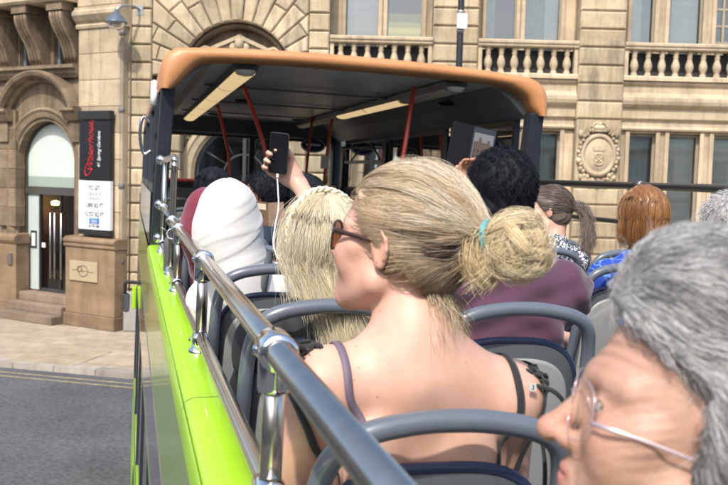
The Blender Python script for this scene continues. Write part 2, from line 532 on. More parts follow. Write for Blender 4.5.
# road, kerb, pavement
KA = math.radians(119)
KD = Vector((math.sin(KA), math.cos(KA), 0)); KN = Vector((-KD.y, KD.x, 0))     # along the kerb, and towards the building
K0 = Vector((.05, 17.46, 0))
def kerb_pt(t, n, z=0):
    p = K0 + KD * t + KN * n
    return (p.x, p.y, z)
mb = MB().quad((-300, -300, ROAD_Z), (300, -300, ROAD_Z), (300, 300, ROAD_Z), (-300, 300, ROAD_Z))
props(put('road', mb, asphalt()), kind='structure')
ka = math.atan2(KD.y, KD.x)
mb = MB()
mb.add([kerb_pt(-40, .30, 0), kerb_pt(60, .30, 0), kerb_pt(60, 60, 0), kerb_pt(-40, 60, 0)], [(0, 1, 2, 3)])
props(put('pavement', mb, paving('pavement_slabs', (.40, .335, .26), (.34, .285, .225), (.13, .11, .09), 1.15, .72, -ka)), kind='structure')
mb = MB()
t = -40
while t < 40:
    a, b = [Vector(kerb_pt(t + .006, 0)), Vector(kerb_pt(t + .9, 0))]
    p = [kerb_pt(t + .006, 0, ROAD_Z - .1), kerb_pt(t + .906, 0, ROAD_Z - .1), kerb_pt(t + .906, .3, ROAD_Z - .1), kerb_pt(t + .006, .3, ROAD_Z - .1),
         kerb_pt(t + .006, .02, .003), kerb_pt(t + .906, .02, .003), kerb_pt(t + .906, .3, .003), kerb_pt(t + .006, .3, .003)]
    mb.add(p, [(0, 3, 2, 1), (4, 5, 6, 7), (0, 1, 5, 4), (1, 2, 6, 5), (2, 3, 7, 6), (3, 0, 4, 7)])
    t += .912
props(put('kerb', mb, stone_mat('kerb_granite', (.36, .33, .29), (.27, .245, .21), amount=.4)), kind='structure')
mb = MB()
for n0 in (-.34, -.62):
    t = -38
    while t < 40:
        mb.add([kerb_pt(t, n0 - .036, ROAD_Z + .004), kerb_pt(t + 2, n0 - .036, ROAD_Z + .004), kerb_pt(t + 2, n0 + .036, ROAD_Z + .004), kerb_pt(t, n0 + .036, ROAD_Z + .004)], [(0, 1, 2, 3)])
        t += 2
def worn_yellow():
    m, nt, b, N, L = new_mat('worn_yellow_paint')
    tc = N.new('ShaderNodeTexCoord'); n = N.new('ShaderNodeTexNoise'); n.inputs['Scale'].default_value = 9; n.inputs['Detail'].default_value = 8; n.inputs['Roughness'].default_value = .75
    L.new(tc.outputs['Object'], n.inputs['Vector'])
    r = N.new('ShaderNodeValToRGB'); r.color_ramp.elements[0].position = .36; r.color_ramp.elements[1].position = .58
    r.color_ramp.elements[0].color = (.12, .115, .10, 1); r.color_ramp.elements[1].color = (.36, .31, .17, 1)
    L.new(n.outputs['Fac'], r.inputs['Fac']); L.new(r.outputs['Color'], b.inputs['Base Color']); b.inputs['Roughness'].default_value = .8
    return m
props(put('road_marking', mb, worn_yellow()), kind='structure')
# buff tactile paving by the kerb, with its blister domes
mb = MB()
c0 = Vector((-1.35, 19.3, 0))
def tac(i, j, z=.005):
    p = c0 + KD * i + KN * j
    return (p.x, p.y, z)
mb.add([tac(-.75, -.75), tac(.75, -.75), tac(.75, .75), tac(-.75, .75)], [(0, 1, 2, 3)])
for i in range(22):
    for j in range(22):
        x, y, z = tac(-.72 + i * .068, -.72 + j * .068)
        mb.lathe([(.016, 0), (.011, .005), (.001, .006)], (x, y, z), 6)
props(put('tactile_paving', mb, paving('buff_paving', (.39, .325, .235), (.35, .29, .21), (.18, .15, .11), .4, .4, -ka)), kind='structure')

# ================================================================== THE BANK BUILDING
B = Thing('sandstone_building', FRONT, (8, 0, 0), 'ornate Victorian sandstone bank building with balustraded windows and an arched corner entrance', 'building')
def bp(name, mb, m, parent=None, cant=False, **k):
    return put(name, mb, m, B, parent, CANT if cant else FRONT, **k)

COURSE = .42
def course_z(z0, z1):
    n = max(1, round((z1 - z0) / COURSE)); h = (z1 - z0) / n
    return [(z0 + i * h, z0 + (i + 1) * h) for i in range(n)]
G = .011
def pier(mb, u0, u1, z0, z1, y, depth=.5, ch=.035):
    for a, b in course_z(z0, z1):
        mb.block([(u0, a + G), (u1, a + G), (u1, b - G), (u0, b - G)], y, y + depth, ch)
def wall_arch(mb, u0, u1, z0, z1, uc, zs, r, y0, y1, n=28):
    """wall face with a round-headed opening, and its soffit."""
    mb.quad((u0, y0, z0), (uc - r, y0, z0), (uc - r, y0, zs), (u0, y0, zs))
    mb.quad((uc + r, y0, z0), (u1, y0, z0), (u1, y0, zs), (uc + r, y0, zs))
    mb.quad((u0, y0, zs), (uc - r, y0, zs), (uc - r, y0, z1), (u0, y0, z1))
    mb.quad((uc + r, y0, zs), (u1, y0, zs), (u1, y0, z1), (uc + r, y0, z1))
    pts = [(uc - r * math.cos(PI * i / n), zs + r * math.sin(PI * i / n)) for i in range(n + 1)]
    for p, q in zip(pts, pts[1:]):
        mb.quad((p[0], y0, p[1]), (q[0], y0, q[1]), (q[0], y0, z1), (p[0], y0, z1))
        mb.quad((p[0], y0, p[1]), (p[0], y1, p[1]), (q[0], y1, q[1]), (q[0], y0, q[1]))
    for u in (uc - r, uc + r):
        mb.quad((u, y0, z0), (u, y1, z0), (u, y1, zs), (u, y0, zs))
def arch_ring(mb, uc, zs, r0, prof, n=32, a0=0, a1=PI, legs=0):
    """moulding swept round an arch: prof is (dr, y) points."""
    pts = []
    if legs: pts.append((-1, 0, 'l'))
    rows = []
    for i in range(n + 1):
        a = a0 + (a1 - a0) * i / n
        rows.append([(uc + (r0 + d) * math.cos(a), y, zs + (r0 + d) * math.sin(a)) for d, y in prof])
    if legs:
        rows = [[(uc + (r0 + d), y, zs - legs) for d, y in prof]] + rows + [[(uc - (r0 + d), y, zs - legs) for d, y in prof]]
    mb.grid(rows, False)
def wall_holes(mb, u0, u1, z0, z1, holes, y0, y1):
    us = sorted({u0, u1, *[h[0] for h in holes], *[h[1] for h in holes]}); zs = sorted({z0, z1, *[h[2] for h in holes], *[h[3] for h in holes]})
    for a, b in zip(us, us[1:]):
        for c, d in zip(zs, zs[1:]):
            if any(h[0] <= a and b <= h[1] and h[2] <= c and d <= h[3] for h in holes): continue
            mb.quad((a, y0, c), (b, y0, c), (b, y0, d), (a, y0, d))
    for a, b, c, d in holes:
        mb.quad((a, y0, c), (a, y1, c), (a, y1, d), (a, y0, d)); mb.quad((b, y0, c), (b, y0, d), (b, y1, d), (b, y1, c))
        mb.quad((a, y0, d), (a, y1, d), (b, y1, d), (b, y0, d)); mb.quad((a, y0, c), (b, y0, c), (b, y1, c), (a, y1, c))
def extr(mb, prof, u0, u1):
    """moulding profile (y, z) run along u, ends closed."""
    n = len(prof)
    mb.add([(u0, y, z) for y, z in prof] + [(u1, y, z) for y, z in prof],
           [(i, i + 1, n + i + 1, n + i) for i in range(n - 1)] + [tuple(range(n))[::-1], tuple(range(n, 2 * n))])
def window(u0, u1, z0, z1, y, mull=(), rails=(), blind=None, curtain=None, pane=None, cant=False, fr=.07, mframe=None):
    """a framed window part with its pane, room behind, and whatever hangs in it."""
    f = MB()
    f.box((u0, y, z0), (u0 + fr, y + .09, z1)).box((u1 - fr, y, z0), (u1, y + .09, z1))
    f.box((u0 + fr, y, z0), (u1 - fr, y + .09, z0 + fr * 1.1)).box((u0 + fr, y, z1 - fr), (u1 - fr, y + .09, z1))
    for m in mull: f.box((m - .03, y + .004, z0 + fr * 1.1), (m + .03, y + .086, z1 - fr))
    for r in rails: f.box((u0 + fr, y + .01, r - .03), (u1 - fr, y + .08, r + .03))
    w = bp('window', f, mframe or M_FRAME, cant=cant, bevel=.008)
    g = MB().quad((u0 + fr - .01, y + .045, z0 + fr), (u1 - fr + .01, y + .045, z0 + fr), (u1 - fr + .01, y + .045, z1 - fr + .01), (u0 + fr - .01, y + .045, z1 - fr + .01))
    bp('pane', g, pane or M_PANE, w, cant)
    r = MB(); d = y + 1.6
    r.quad((u0, d, z0), (u1, d, z0), (u1, d, z1), (u0, d, z1)); r.quad((u0, y + .1, z0), (u0, d, z0), (u0, d, z1), (u0, y + .1, z1))
    r.quad((u1, y + .1, z0), (u1, y + .1, z1), (u1, d, z1), (u1, d, z0)); r.quad((u0, y + .1, z1), (u0, d, z1), (u1, d, z1), (u1, y + .1, z1))
    r.quad((u0, y + .1, z0), (u1, y + .1, z0), (u1, d, z0), (u0, d, z0))
    bp('room', r, M_ROOM, w, cant)
    for bl in (blind or []):
        a, b, zz = bl
        s = MB(); k = int((z1 - zz) / .1)
        P = [[(a, y + .16 + (.012 if i % 2 else 0), zz + (z1 - zz) * i / max(1, k)), (b, y + .16 + (.012 if i % 2 else 0), zz + (z1 - zz) * i / max(1, k))] for i in range(k + 1)]
        s.grid(P, False)
        bp('blind', s, M_BLIND, w, cant)
    for a, b in (curtain or []):
        s = MB(); k = int((b - a) / .025) + 2
        P = [[(a + (b - a) * i / k, y + .22 + .03 * math.sin(i * 1.3), z0), (a + (b - a) * i / k, y + .22 + .025 * math.sin(i * 1.3 + .4), z1)] for i in range(k + 1)]
        s.grid(P, True)
        bp('curtain', s, M_CURTAIN, w, cant)
    return w

# ---- the arched bay in rusticated stone
UC, ZS, RI, RO = 2.93, 6.1, 1.32, 2.78
def clip_poly(poly, u0, u1, z1):
    for ax, lim, sg in ((0, u0, 1), (0, u1, -1), (1, z1, -1)):
        out = []
        for i in range(len(poly)):
            p, q = poly[i - 1], poly[i]
            dp, dq = sg * (p[ax] - lim), sg * (q[ax] - lim)
            if (dp < 0) != (dq < 0):
                k = dp / (dp - dq); out.append((p[0] + (q[0] - p[0]) * k, p[1] + (q[1] - p[1]) * k))
            if dq >= 0: out.append(q)
        poly = out
        if len(poly) < 3: return []
    return poly
U0, U1, UA, UB = .34, 5.12, .92, 4.62
mb = MB(); NV = 17
for i in range(NV):
    a0, a1 = PI * i / NV + .006, PI * (i + 1) / NV - .006
    for r0_, r1_ in ((RI, RI + .62), (RI + .635, RO)) if i % 2 else ((RI, RI + .86), (RI + .875, RO)):
        P_ = clip_poly([(UC + r0_ * math.cos(a0), ZS + r0_ * math.sin(a0)), (UC + r1_ * math.cos(a0), ZS + r1_ * math.sin(a0)),
              (UC + r1_ * math.cos(a1), ZS + r1_ * math.sin(a1)), (UC + r0_ * math.cos(a1), ZS + r0_ * math.sin(a1))], UA + G, UB - G, 8.7)
        if len(P_) >= 3 and np.ptp(np.array(P_), axis=0).min() > .09:
            mb.block(P_, -.04 if i != NV // 2 else -.1, .5, .035 if np.ptp(np.array(P_), axis=0).min() > .2 else .015)
bp('voussoirs', mb, M_STONE)
mb = MB()
for k, (a, b) in enumerate(course_z(.55, 11.0)):
    pat = (.30, 0) if k % 2 else (0, .3)
    for e0, e1, s in ((U0, UA, pat[0]), (UB, U1, pat[1])):
        mb.block([(e0 + G, a + G), (e1 - G, a + G), (e1 - G, b - G), (e0 + G, b - G)], -.02, .45, .035)
    if b <= ZS + .1:
        for e0, e1 in ((UA, UC - RI), (UC + RI, UB)):
            if e1 - e0 > .1: mb.block([(e0 + G, a + G), (e1 - G, a + G), (e1 - G, b - G), (e0 + G, b - G)], 0, .45, .035)
    elif a > 8.7:
        for j in range(3):
            e0 = UA + (UB - UA) * j / 3; e1 = UA + (UB - UA) * (j + 1) / 3
            mb.block([(e0 + G, a + G), (e1 - G, a + G), (e1 - G, b - G), (e0 + G, b - G)], 0, .45, .035)
mb.quad((UA, .07, ZS), (UC - RI, .07, ZS), (UC - RI, .07, 8.8), (UA, .07, 8.8)); mb.quad((UC + RI, .07, ZS), (UB, .07, ZS), (UB, .07, 8.8), (UC + RI, .07, 8.8)); mb.quad((UC - RI, .07, ZS + RI), (UC + RI, .07, ZS + RI), (UC + RI, .07, 8.8), (UC - RI, .07, 8.8))
bp('rusticated_wall', mb, M_STONE)
for e0, e1 in ((U0, UC - RI), (UC + RI, U1)): bp('plinth', MB().box((e0, -.06, 0), (e1, .5, .54)), M_PLINTH, bevel=.03)
# recess behind the big arch
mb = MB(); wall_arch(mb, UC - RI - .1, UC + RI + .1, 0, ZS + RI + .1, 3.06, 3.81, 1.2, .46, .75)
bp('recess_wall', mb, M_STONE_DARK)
mb = MB()
arch_ring(mb, UC, ZS, RI - .13, [(.13, .2), (.08, .14), (.03, .16), (0, .24), (0, .46)], legs=.2)
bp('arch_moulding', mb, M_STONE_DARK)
mb = MB()
arch_ring(mb, 3.06, 3.81, 1.2, [(.36, .46), (.34, .38), (.24, .36), (.2, .40), (.08, .42), (.03, .50), (0, .60)], legs=3)
mb.box((UC - RI + .01, .30, 5.32), (UC + RI - .01, .46, 5.48)); mb.box((UC - RI + .05, .34, 5.22), (UC + RI - .05, .46, 5.32))
bp('doorway_moulding', mb, M_STONE_PALE, smooth=False)
# carved pediment with a central figure over the doorway
mb = MB()
mb.prism([(1.95, 6.5), (3.95, 6.5), (3.95, 6.6), (3.0, 7.02), (2.9, 7.02), (1.95, 6.6)], .28, .46)
mb.prism([(1.9, 6.60), (1.9, 6.68), (2.95, 7.14), (4.0, 6.68), (4.0, 6.60), (2.95, 7.04)], .18, .46)
mb.box((1.9, .2, 6.38), (4.0, .46, 6.5)); mb.box((1.7, .3, 5.9), (4.15, .46, 6.3))
rr = random.Random(4)
for s in (-1, 1):
    for i in range(9):
        mb.ball((2.95 + s * (.3 + i * .09), .27, 6.56 + .02 * rr.random()), (.07, .05, .05), 8, 5)
    mb.tube(spline([(2.95 + s * 1.0, .24, 6.7), (2.95 + s * .85, .2, 6.82), (2.95 + s * .7, .22, 6.78), (2.95 + s * .74, .22, 6.7)], 12), .045, 7)
mb.ball((2.95, .22, 6.93), (.12, .11, .15)).ball((2.95, .25, 6.7), (.2, .12, .16)).ball((2.95, .24, 7.08), (.09, .08, .08))
for s in (-1, 1):
    mb.ball((2.95 + s * .16, .26, 6.86), (.09, .07, .12)); mb.ball((2.95 + s * .24, .27, 6.72), (.1, .06, .09))
bp('carved_pediment', mb, M_STONE_PALE)
# spandrel carving beside the doorway arch
for s in (-1, 1):
    mb = MB()
    for i in range(46):
        u = 3.0 + s * rr.uniform(1.05, 1.32); z = rr.uniform(4.55, 5.15)
        if (u - 3.06) ** 2 + (z - 3.81) ** 2 < 1.58 ** 2 or abs(u - UC) > RI - .03: continue
        mb.ball((u, .45, z), (rr.uniform(.03, .06), .05, rr.uniform(.03, .06)), 7, 5)
    bp('spandrel_carving', mb, M_STONE_PALE)
# fanlight and doors under the arch
fan = MB()
arch_ring(fan, 3.06, 3.81, 1.12, [(.09, .62), (.09, .58), (0, .58), (0, .66)], n=28, legs=3.75)
fan.box((3.02, .58, .05), (3.10, .66, 4.92)); fan.box((1.93, .57, 3.3), (4.19, .67, 3.42)); fan.box((1.93, .58, 2.4), (4.19, .66, 2.46))
for k in range(1, 6):
    a = PI * k / 6
    if k != 3: fan.tube([(3.06 + .5 * math.cos(a), .62, 3.81 + .5 * math.sin(a)), (3.06 + 1.12 * math.cos(a), .62, 3.81 + 1.12 * math.sin(a))], .018, 6)
arch_ring(fan, 3.06, 3.81, .48, [(.04, .64), (.04, .6), (0, .6), (0, .64)], n=20)
fd_ = bp('fanlight_door', fan, M_FRAME_DARK)
g = MB(); n = 28
g.quad((1.92, .63, 0), (4.2, .63, 0), (4.2, .63, 3.81), (1.92, .63, 3.81))
g.add([(3.06 + 1.15 * math.cos(PI * i / n), .63, 3.81 + 1.15 * math.sin(PI * i / n)) for i in range(n + 1)], [tuple(range(n + 1))])
bp('pane', g, M_PANE_DARK, fd_)
g = MB().box((1.6, 2.4, 0), (4.6, 2.5, 5.2))
bp('room', g, M_ROOM, fd_)

# ---- walls, windows and cornices of the other bays
YW = .28; YU = .62
W_UP0, W_UP1 = 6.32, 9.6
up = {0: [(5.42, 6.30), (6.42, 7.36)], 1: [(8.80, 9.62), (9.74, 10.70)], 2: [(12.30, 12.95), (13.2, 14.1), (14.32, 15.3)]}
low = {0: [(5.35, 6.28), (6.42, 7.38)], 1: [(8.82, 9.66), (9.80, 10.72)], 2: [(12.28, 13.0), (13.22, 14.05), (14.28, 15.2)]}
bays = {0: (5.12, 7.55), 1: (8.62, 10.99), 2: (12.06, 15.5)}
mb = MB()
for k, (a, b) in bays.items():
    wall_holes(mb, a, b, 6.25, 11, [(p, q, W_UP0 - .04, W_UP1) for p, q in up[k]], YU, YU + .22); mb.quad((a, .2, 6.255), (b, .2, 6.255), (b, YU, 6.255), (a, YU, 6.255))
    for u in (a, b): mb.quad((u, .1, 6.25), (u, YU, 6.25), (u, YU, 11), (u, .1, 11))
    wall_holes(mb, a, b, 0, 5.95, [(p, q, 2.3, 5.06) for p, q in low[k]], YW - .03, YW + .2)
bp('wall', mb, M_STONE_PALE)
mb = MB()
for u0, u1, y in ((7.55, 8.62, 0.02), (10.99, 12.06, -.06), (15.5, 16.6, -.06)):
    pier(mb, u0, u1, .55, 3.72, y); pier(mb, u0, u1, 5.34, 11.2, y)
    if y > 0: pier(mb, u0, u1, 3.72, 5.34, y)
    mb.box((u0 + .02, y + .06, .3), (u1 - .02, y + .5, 11.1))
bp('rusticated_pier', mb, M_STONE)
# deep stone joints seen on the pier's return, and the cornices between piers
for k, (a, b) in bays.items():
    m2 = MB()
    extr(m2, [(.3, 5.12), (.16, 5.12), (.14, 5.16), (.2, 5.22), (.2, 5.34), (.12, 5.40), (.12, 5.62), (.06, 5.66), (.0, 5.72), (-.03, 5.80), (-.03, 5.88), (.04, 5.92), (.1, 6.0), (.1, 6.16), (.04, 6.2), (.04, 6.26), (.3, 6.27)], a + .004, b - .004)
    bp('cornice', m2, M_STONE_PALE)
    # balustrade with its balusters
    rail = MB()
    extr(rail, [(.24, 6.98), (.0, 6.98), (-.03, 7.01), (-.03, 7.05), (-.06, 7.08), (-.06, 7.13), (.0, 7.16), (.24, 7.16)], a + .004, b - .004)
    extr(rail, [(.24, 6.27), (-.02, 6.275), (-.02, 6.36), (.02, 6.39), (.24, 6.39)], a + .004, b - .004)
    ends = [(a + .01, a + .1), (b - .1, b - .01)]
    for p, q in ends: rail.box((p, .02, 6.39), (q, .2, 6.98))
    br = bp('balustrade', rail, M_STONE_DARK if False else M_STONE_PALE)
    n = int((b - a - .2) / .305); st = (b - a - .2) / n
    prof = [(.075, 0), (.075, .05), (.055, .07), (.06, .10), (.088, .17), (.098, .23), (.085, .30), (.058, .38), (.05, .43), (.068, .46), (.05, .49), (.075, .53), (.075, .59)]
    for i in range(n):
        m3 = MB().lathe([(r * 1.02, 6.39 + z) for r, z in prof], (a + .1 + st * (i + .5), .11, 0), 14)
        bp('baluster', m3, M_STONE_PALE, br)
    m4 = MB(); m4.box((a + .01, .36, 6.262), (b - .01, .40, 6.96)); bp('gap_shade_panel', m4, mat('gap_shade_dark', (.035, .034, .034), .6) if 'gap_shade_dark' not in bpy.data.materials else bpy.data.materials['gap_shade_dark'])  # dark panel added behind the balusters, standing in for shade in the gaps
    # stone mullions and architraves
    m4 = MB()
    for p, q in up[k]:
        for u in (p, q): m4.box((u - .05, YU - .05, W_UP0), (u + .05, YU + .0, W_UP1 + .1))
    for p, q in low[k]:
        for u in (p, q): m4.box((u - .05, YW - .085, 2.2), (u + .05, YW - .028, 5.11))
        m4.box((p - .12, YW - .1, 2.1), (q + .12, YW - .028, 2.2))
    bp('architrave', m4, M_STONE_PALE, bevel=.015)
window(*up[0][0], W_UP0, W_UP1, YU + .12, blind=[(5.5, 6.25, 6.35)], pane=M_PANE)
wl_ = window(*up[0][1], W_UP0, W_UP1, YU + .12)
for z0_, z1_, e_ in ((7.26, 7.36, .10), (7.362, 7.46, .28), (7.462, 7.60, .40), (7.602, 7.74, .22), (7.742, 7.95, .08)):
    g = MB().box((6.5, YU + .9, z0_), (7.32, YU + 1.0, z1_)); bp('glow_band', g, emit('pane_glow', (.34, .29, .07), e_ * 2), wl_)  # stacked glowing bands added for the yellow gradient in the pane, not a lamp
g = MB().box((6.45, YU + .7, 6.35), (7.34, YU + .76, 7.2)); bp('dark_box', g, mat('dark_box_paint', (.03, .035, .02), .5), wl_)  # plain dark box filling the lower part behind the pane
window(*up[1][0], W_UP0, W_UP1, YU + .12, curtain=[(8.85, 9.1)])
window(*up[1][1], W_UP0, W_UP1, YU + .12, curtain=[(9.8, 10.3)], blind=[(10.3, 10.64, 6.4)])
window(*up[2][0], W_UP0, W_UP1, YU + .12, blind=[(12.36, 12.66, 6.4)], curtain=[(12.68, 12.9)])
window(*up[2][1], W_UP0, W_UP1, YU + .12, blind=[(13.38, 14.04, 6.6)])
window(*up[2][2], W_UP0, W_UP1, YU + .12, mull=(14.6,), rails=(6.9, 7.3, 7.7, 8.1), curtain=[(14.9, 15.2)])
window(*low[0][0], 2.3, 5.06, YW + .12, blind=[(5.4, 6.2, 3.0)])
window(*low[0][1], 2.3, 5.06, YW + .12, blind=[(6.5, 7.3, 3.6)])
window(*low[1][0], 2.3, 5.06, YW + .12)
window(*low[1][1], 2.3, 5.06, YW + .12, curtain=[(10.3, 10.65)])
window(*low[2][0], 2.3, 5.06, YW + .12, curtain=[(12.35, 12.9)])
window(*low[2][1], 2.3, 5.06, YW + .12, blind=[(13.3, 13.98, 2.9)])
window(*low[2][2], 2.3, 5.06, YW + .12, blind=[(14.32, 15.12, 3.2)])
# ---- carved cartouche on the pier
ct = MB(); uc, zc, y0 = 11.525, 4.50, -.05
ct.box((11.0, y0, 3.73), (12.05, .4, 5.33))
cart = bp('carved_cartouche', ct, M_STONE, bevel=.02)
ct = MB()
ct.lathe([(.0, -.12), (.2, -.115), (.30, -.09), (.335, -.06), (.34, -.1), (.37, -.115), (.41, -.10), (.43, -.04), (.43, 0)], (uc, y0, 0), 36, 'y')
ct.v = [(x, y, zc + z * 1.22) for x, y, z in ct.v]
bp('oval_shield', ct, M_STONE_PALE, cart)
ct = MB()
def ring_pt(a, r=.5): return (uc + r * .93 * math.cos(a), zc + r * 1.3 * math.sin(a))
for i in range(40):
    a = 2 * PI * i / 40 + .05; u, z = ring_pt(a, .47 + .03 * (i % 2))
    s = rr.uniform(.7, 1.2)
    ct.ball((u, y0 - .03 - .03 * rr.random(), z), (.055 * s, .07, .06 * s), 8, 6)
for s in (-1, 1):
    for base, k in ((2.2, 1), (.9, -1), (-.9, 1), (-2.2, -1)):
        u, z = ring_pt(PI / 2 - s * (PI / 2 - base) if s > 0 else PI - base, .55)
        ct.tube([(u + .07 * (1 - t / 14) * math.cos(t * .75 * k * s), y0 - .06, z + .08 * (1 - t / 14) * math.sin(t * .75 * k * s)) for t in range(13)], [.03 - .0012 * t for t in range(13)], 7)
# crowning shell and mask, base swag
ct.ball((uc, y0 - .06, 5.14), (.16, .1, .08), 10, 6).ball((uc, y0 - .08, 5.22), (.06, .07, .06)).ball((uc, y0 - .09, 5.06), (.19, .06, .035))
for i in range(7):
    a = PI * (i + .5) / 7; ct.ball((uc + .17 * math.cos(a), y0 - .05, 5.14 + .12 * math.sin(a)), (.035, .06, .045), 7, 5)
for s in (-1, 1):
    ct.tube(spline([(uc + s * .3, y0 - .05, 3.98), (uc + s * .2, y0 - .07, 3.84), (uc + s * .08, y0 - .07, 3.9), (uc, y0 - .06, 3.8)], 12), .035, 7)
    ct.ball((uc + s * .42, y0 - .04, 5.0), (.07, .06, .09)); ct.ball((uc + s * .38, y0 - .04, 3.98), (.06, .06, .07))
bp('wreath', ct, M_STONE, cart)
ct = MB(); ct.tube([(uc + .10 * math.sin(t), y0 - .115, zc - .13 + .105 * math.sin(2 * t) * .9 + .0) if False else (uc + .085 * math.sin(2 * t), y0 - .12, zc - .1 + .13 * math.cos(t)) for t in np.linspace(0, 2 * PI, 40)], .02, 7, closed=True)
ct.tube([(uc + .115 * math.cos(t), y0 - .115, zc - .1 + .07 * math.sin(t)) for t in np.linspace(0, 2 * PI, 28)], .016, 7, closed=True)
ct.box((uc - .13, y0 - .135, zc + .1), (uc + .13, y0 - .1, zc + .13))
for i in range(5):
    u = uc - .12 + .06 * i
    ct.prism([(u - .03, zc + .13), (u + .03, zc + .13), (u, zc + .2)], y0 - .13, y0 - .1)
bp('crown_monogram', ct, M_STONE_PALE, cart)
# body of the block behind the facade, so that it stands as a building
mb = MB(); mb.box((.1, 2.3, 0), (17, 14, 14)); mb.box((.33, 1.0, 10.9), (17, 2.3, 14)); bp('rear_wall', mb, M_STONE_DARK)

# ---- canted corner with the arched entrance (own direction)
c = True
mb = MB()
def ashlar(mb, u0, u1, z0, z1, y, h=.46, L=.8, ch=.012, gap=.004, depth=.3, seed=0):
    n = max(1, round((z1 - z0) / h)); hh = (z1 - z0) / n
    for i in range(n):
        m = max(1, round((u1 - u0) / L)); w = (u1 - u0) / m; o = .5 * w if i % 2 else 0
        cuts = sorted({u0, u1, *[u0 + o + w * j for j in range(0, m + 1) if u0 + .05 < u0 + o + w * j < u1 - .05]})
        for p, q in zip(cuts, cuts[1:]):
            mb.block([(p + gap, z0 + i * hh + gap), (q - gap, z0 + i * hh + gap), (q - gap, z0 + (i + 1) * hh - gap), (p + gap, z0 + (i + 1) * hh - gap)], y, y + depth, ch)
ashlar(mb, -1.16, .30, 2.2, 7.25, -.02, .62, 1.5)
mb.box((-1.14, .0, 2.0), (.32, .6, 12))
bp('pilaster', mb, M_STONE_PALE, cant=c)
mb = MB()
extr(mb, [(.2, 7.22), (-.06, 7.22), (-.08, 7.28), (-.05, 7.34), (-.12, 7.40), (-.2, 7.52), (-.2, 7.60), (-.12, 7.66), (-.12, 7.72), (.2, 7.72)], -1.2, .36)
ashlar(mb, -1.16, .30, 7.74, 11, -.06, .62, 1.5)
bp('pilaster_capital', mb, M_STONE_PALE, cant=c)
mb = MB()
mb.box((-1.40, -.28, 0), (.34, .35, .32)); mb.box((-1.36, -.24, .32), (.32, .35, 1.93))
extr(mb, [(.35, 1.93), (-.24, 1.93), (-.28, 1.98), (-.26, 2.04), (-.30, 2.08), (-.30, 2.14), (-.2, 2.2), (.0, 2.21), (.35, 2.21)], -1.40, .34)
bp('pedestal', mb, M_PLINTH, cant=c, bevel=.02)
# entrance wall with the round opening
EC, ES, ER = -2.48, 3.98, 1.05
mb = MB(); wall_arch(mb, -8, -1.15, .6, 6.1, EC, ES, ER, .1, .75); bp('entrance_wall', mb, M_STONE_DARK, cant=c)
mb = MB()
ashlar(mb, -4.15, -3.5, 2.3, 5.3, .0, .5, .8)
ashlar(mb, -8, -4.2, 2.3, 5.3, .05, .5, .9)
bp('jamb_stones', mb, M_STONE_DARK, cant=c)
mb = MB()
arch_ring(mb, EC, ES, ER, [(.34, .11), (.34, .02), (.28, -.02), (.22, .02), (.18, .03), (.1, .05), (.06, .1), (0, .16), (0, .4)], legs=3.36)
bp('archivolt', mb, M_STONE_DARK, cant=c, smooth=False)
mb = MB()
mb.box((-4.3, -.16, 0), (-3.32, .3, .3)); mb.box((-4.26, -.12, .3), (-3.34, .3, 1.85)); extr(mb, [(.3, 1.85), (-.12, 1.85), (-.18, 1.95), (-.18, 2.05), (-.1, 2.12), (.3, 2.13)], -4.3, -3.32)
mb.box((-8, -.1, 0), (-4.31, .3, 2.0))
bp('pedestal', mb, M_PLINTH, cant=c, bevel=.02)
# hood mould: segmental arch on two scrolled corbels
mb = MB(); hc, hz, hr = -2.55, 4.72, 1.42
prof = [(-.14, .1), (-.14, -.02), (-.06, -.08), (-.06, -.16), (.0, -.26), (.08, -.3), (.12, -.3), (.14, -.2), (.14, .1)]
arch_ring(mb, hc, hz, hr, prof, 30, math.radians(24), math.radians(156))
for s in (-1, 1):
    u = hc + s * 1.34
    extr(mb, [(.1, 5.02), (-.12, 5.02), (-.16, 5.08), (-.2, 5.14), (-.2, 5.2), (-.3, 5.26), (-.3, 5.33), (.1, 5.34)], u - .32 - (.0 if s > 0 else .1), u + .32 if s < 0 else u + .16)
    mb.box((u - .2, -.06, 4.5), (u + .16, .1, 5.02))
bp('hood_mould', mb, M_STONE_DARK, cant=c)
mb = MB(); extr(mb, [(.3, 6.08), (-.02, 6.08), (-.06, 6.14), (-.1, 6.18), (-.1, 6.26), (-.2, 6.3), (-.2, 6.38), (.3, 6.4)], -8, -1.16); bp('string_course', mb, M_STONE_DARK, cant=c)
# scroll brackets under the balcony, windows between
holes = [(-5.0, -4.45, 6.42, 7.8), (-3.85, -3.2, 6.42, 7.8), (-2.55, -1.92, 6.42, 7.8)]
mb = MB(); wall_holes(mb, -8, -1.15, 6.39, 11, holes, .42, .7); bp('balcony_wall', mb, M_STONE_DARK, cant=c)
for p, q, r, s in holes:
    window(p, q, r, s, .55, rails=(7.12,), cant=True, mframe=mat('window_frame_grey', (.16, .19, .22), .5))
def bracket(u, w=.46):
    m = MB()
    side = [(.42, 6.42), (.18, 6.42), (.14, 6.5), (.10, 6.62), (.06, 6.78), (-.02, 6.96), (-.16, 7.15), (-.28, 7.34), (-.34, 7.5), (-.34, 7.62), (-.3, 7.66), (.42, 7.66)]
    m.prism([(y, z) for y, z in side], u - w / 2, u + w / 2, 'x')
    for k in range(4):
        x = u - w / 2 + w * (k + .5) / 4
        m.tube([(x, y - .0, z) for y, z in side[2:-2]], .045, 6)
    m.box((u - w / 2 - .04, -.4, 7.66), (u + w / 2 + .04, .42, 7.86))
    m.lathe([(.0, -.03), (.06, -.03), (.1, 0)], (u - w / 2, -.1, 7.4), 12, 'x')
    bp('scroll_bracket', m, M_STONE_DARK, cant=True)
for u in (-5.3, -4.12, -2.88, -1.6): bracket(u)
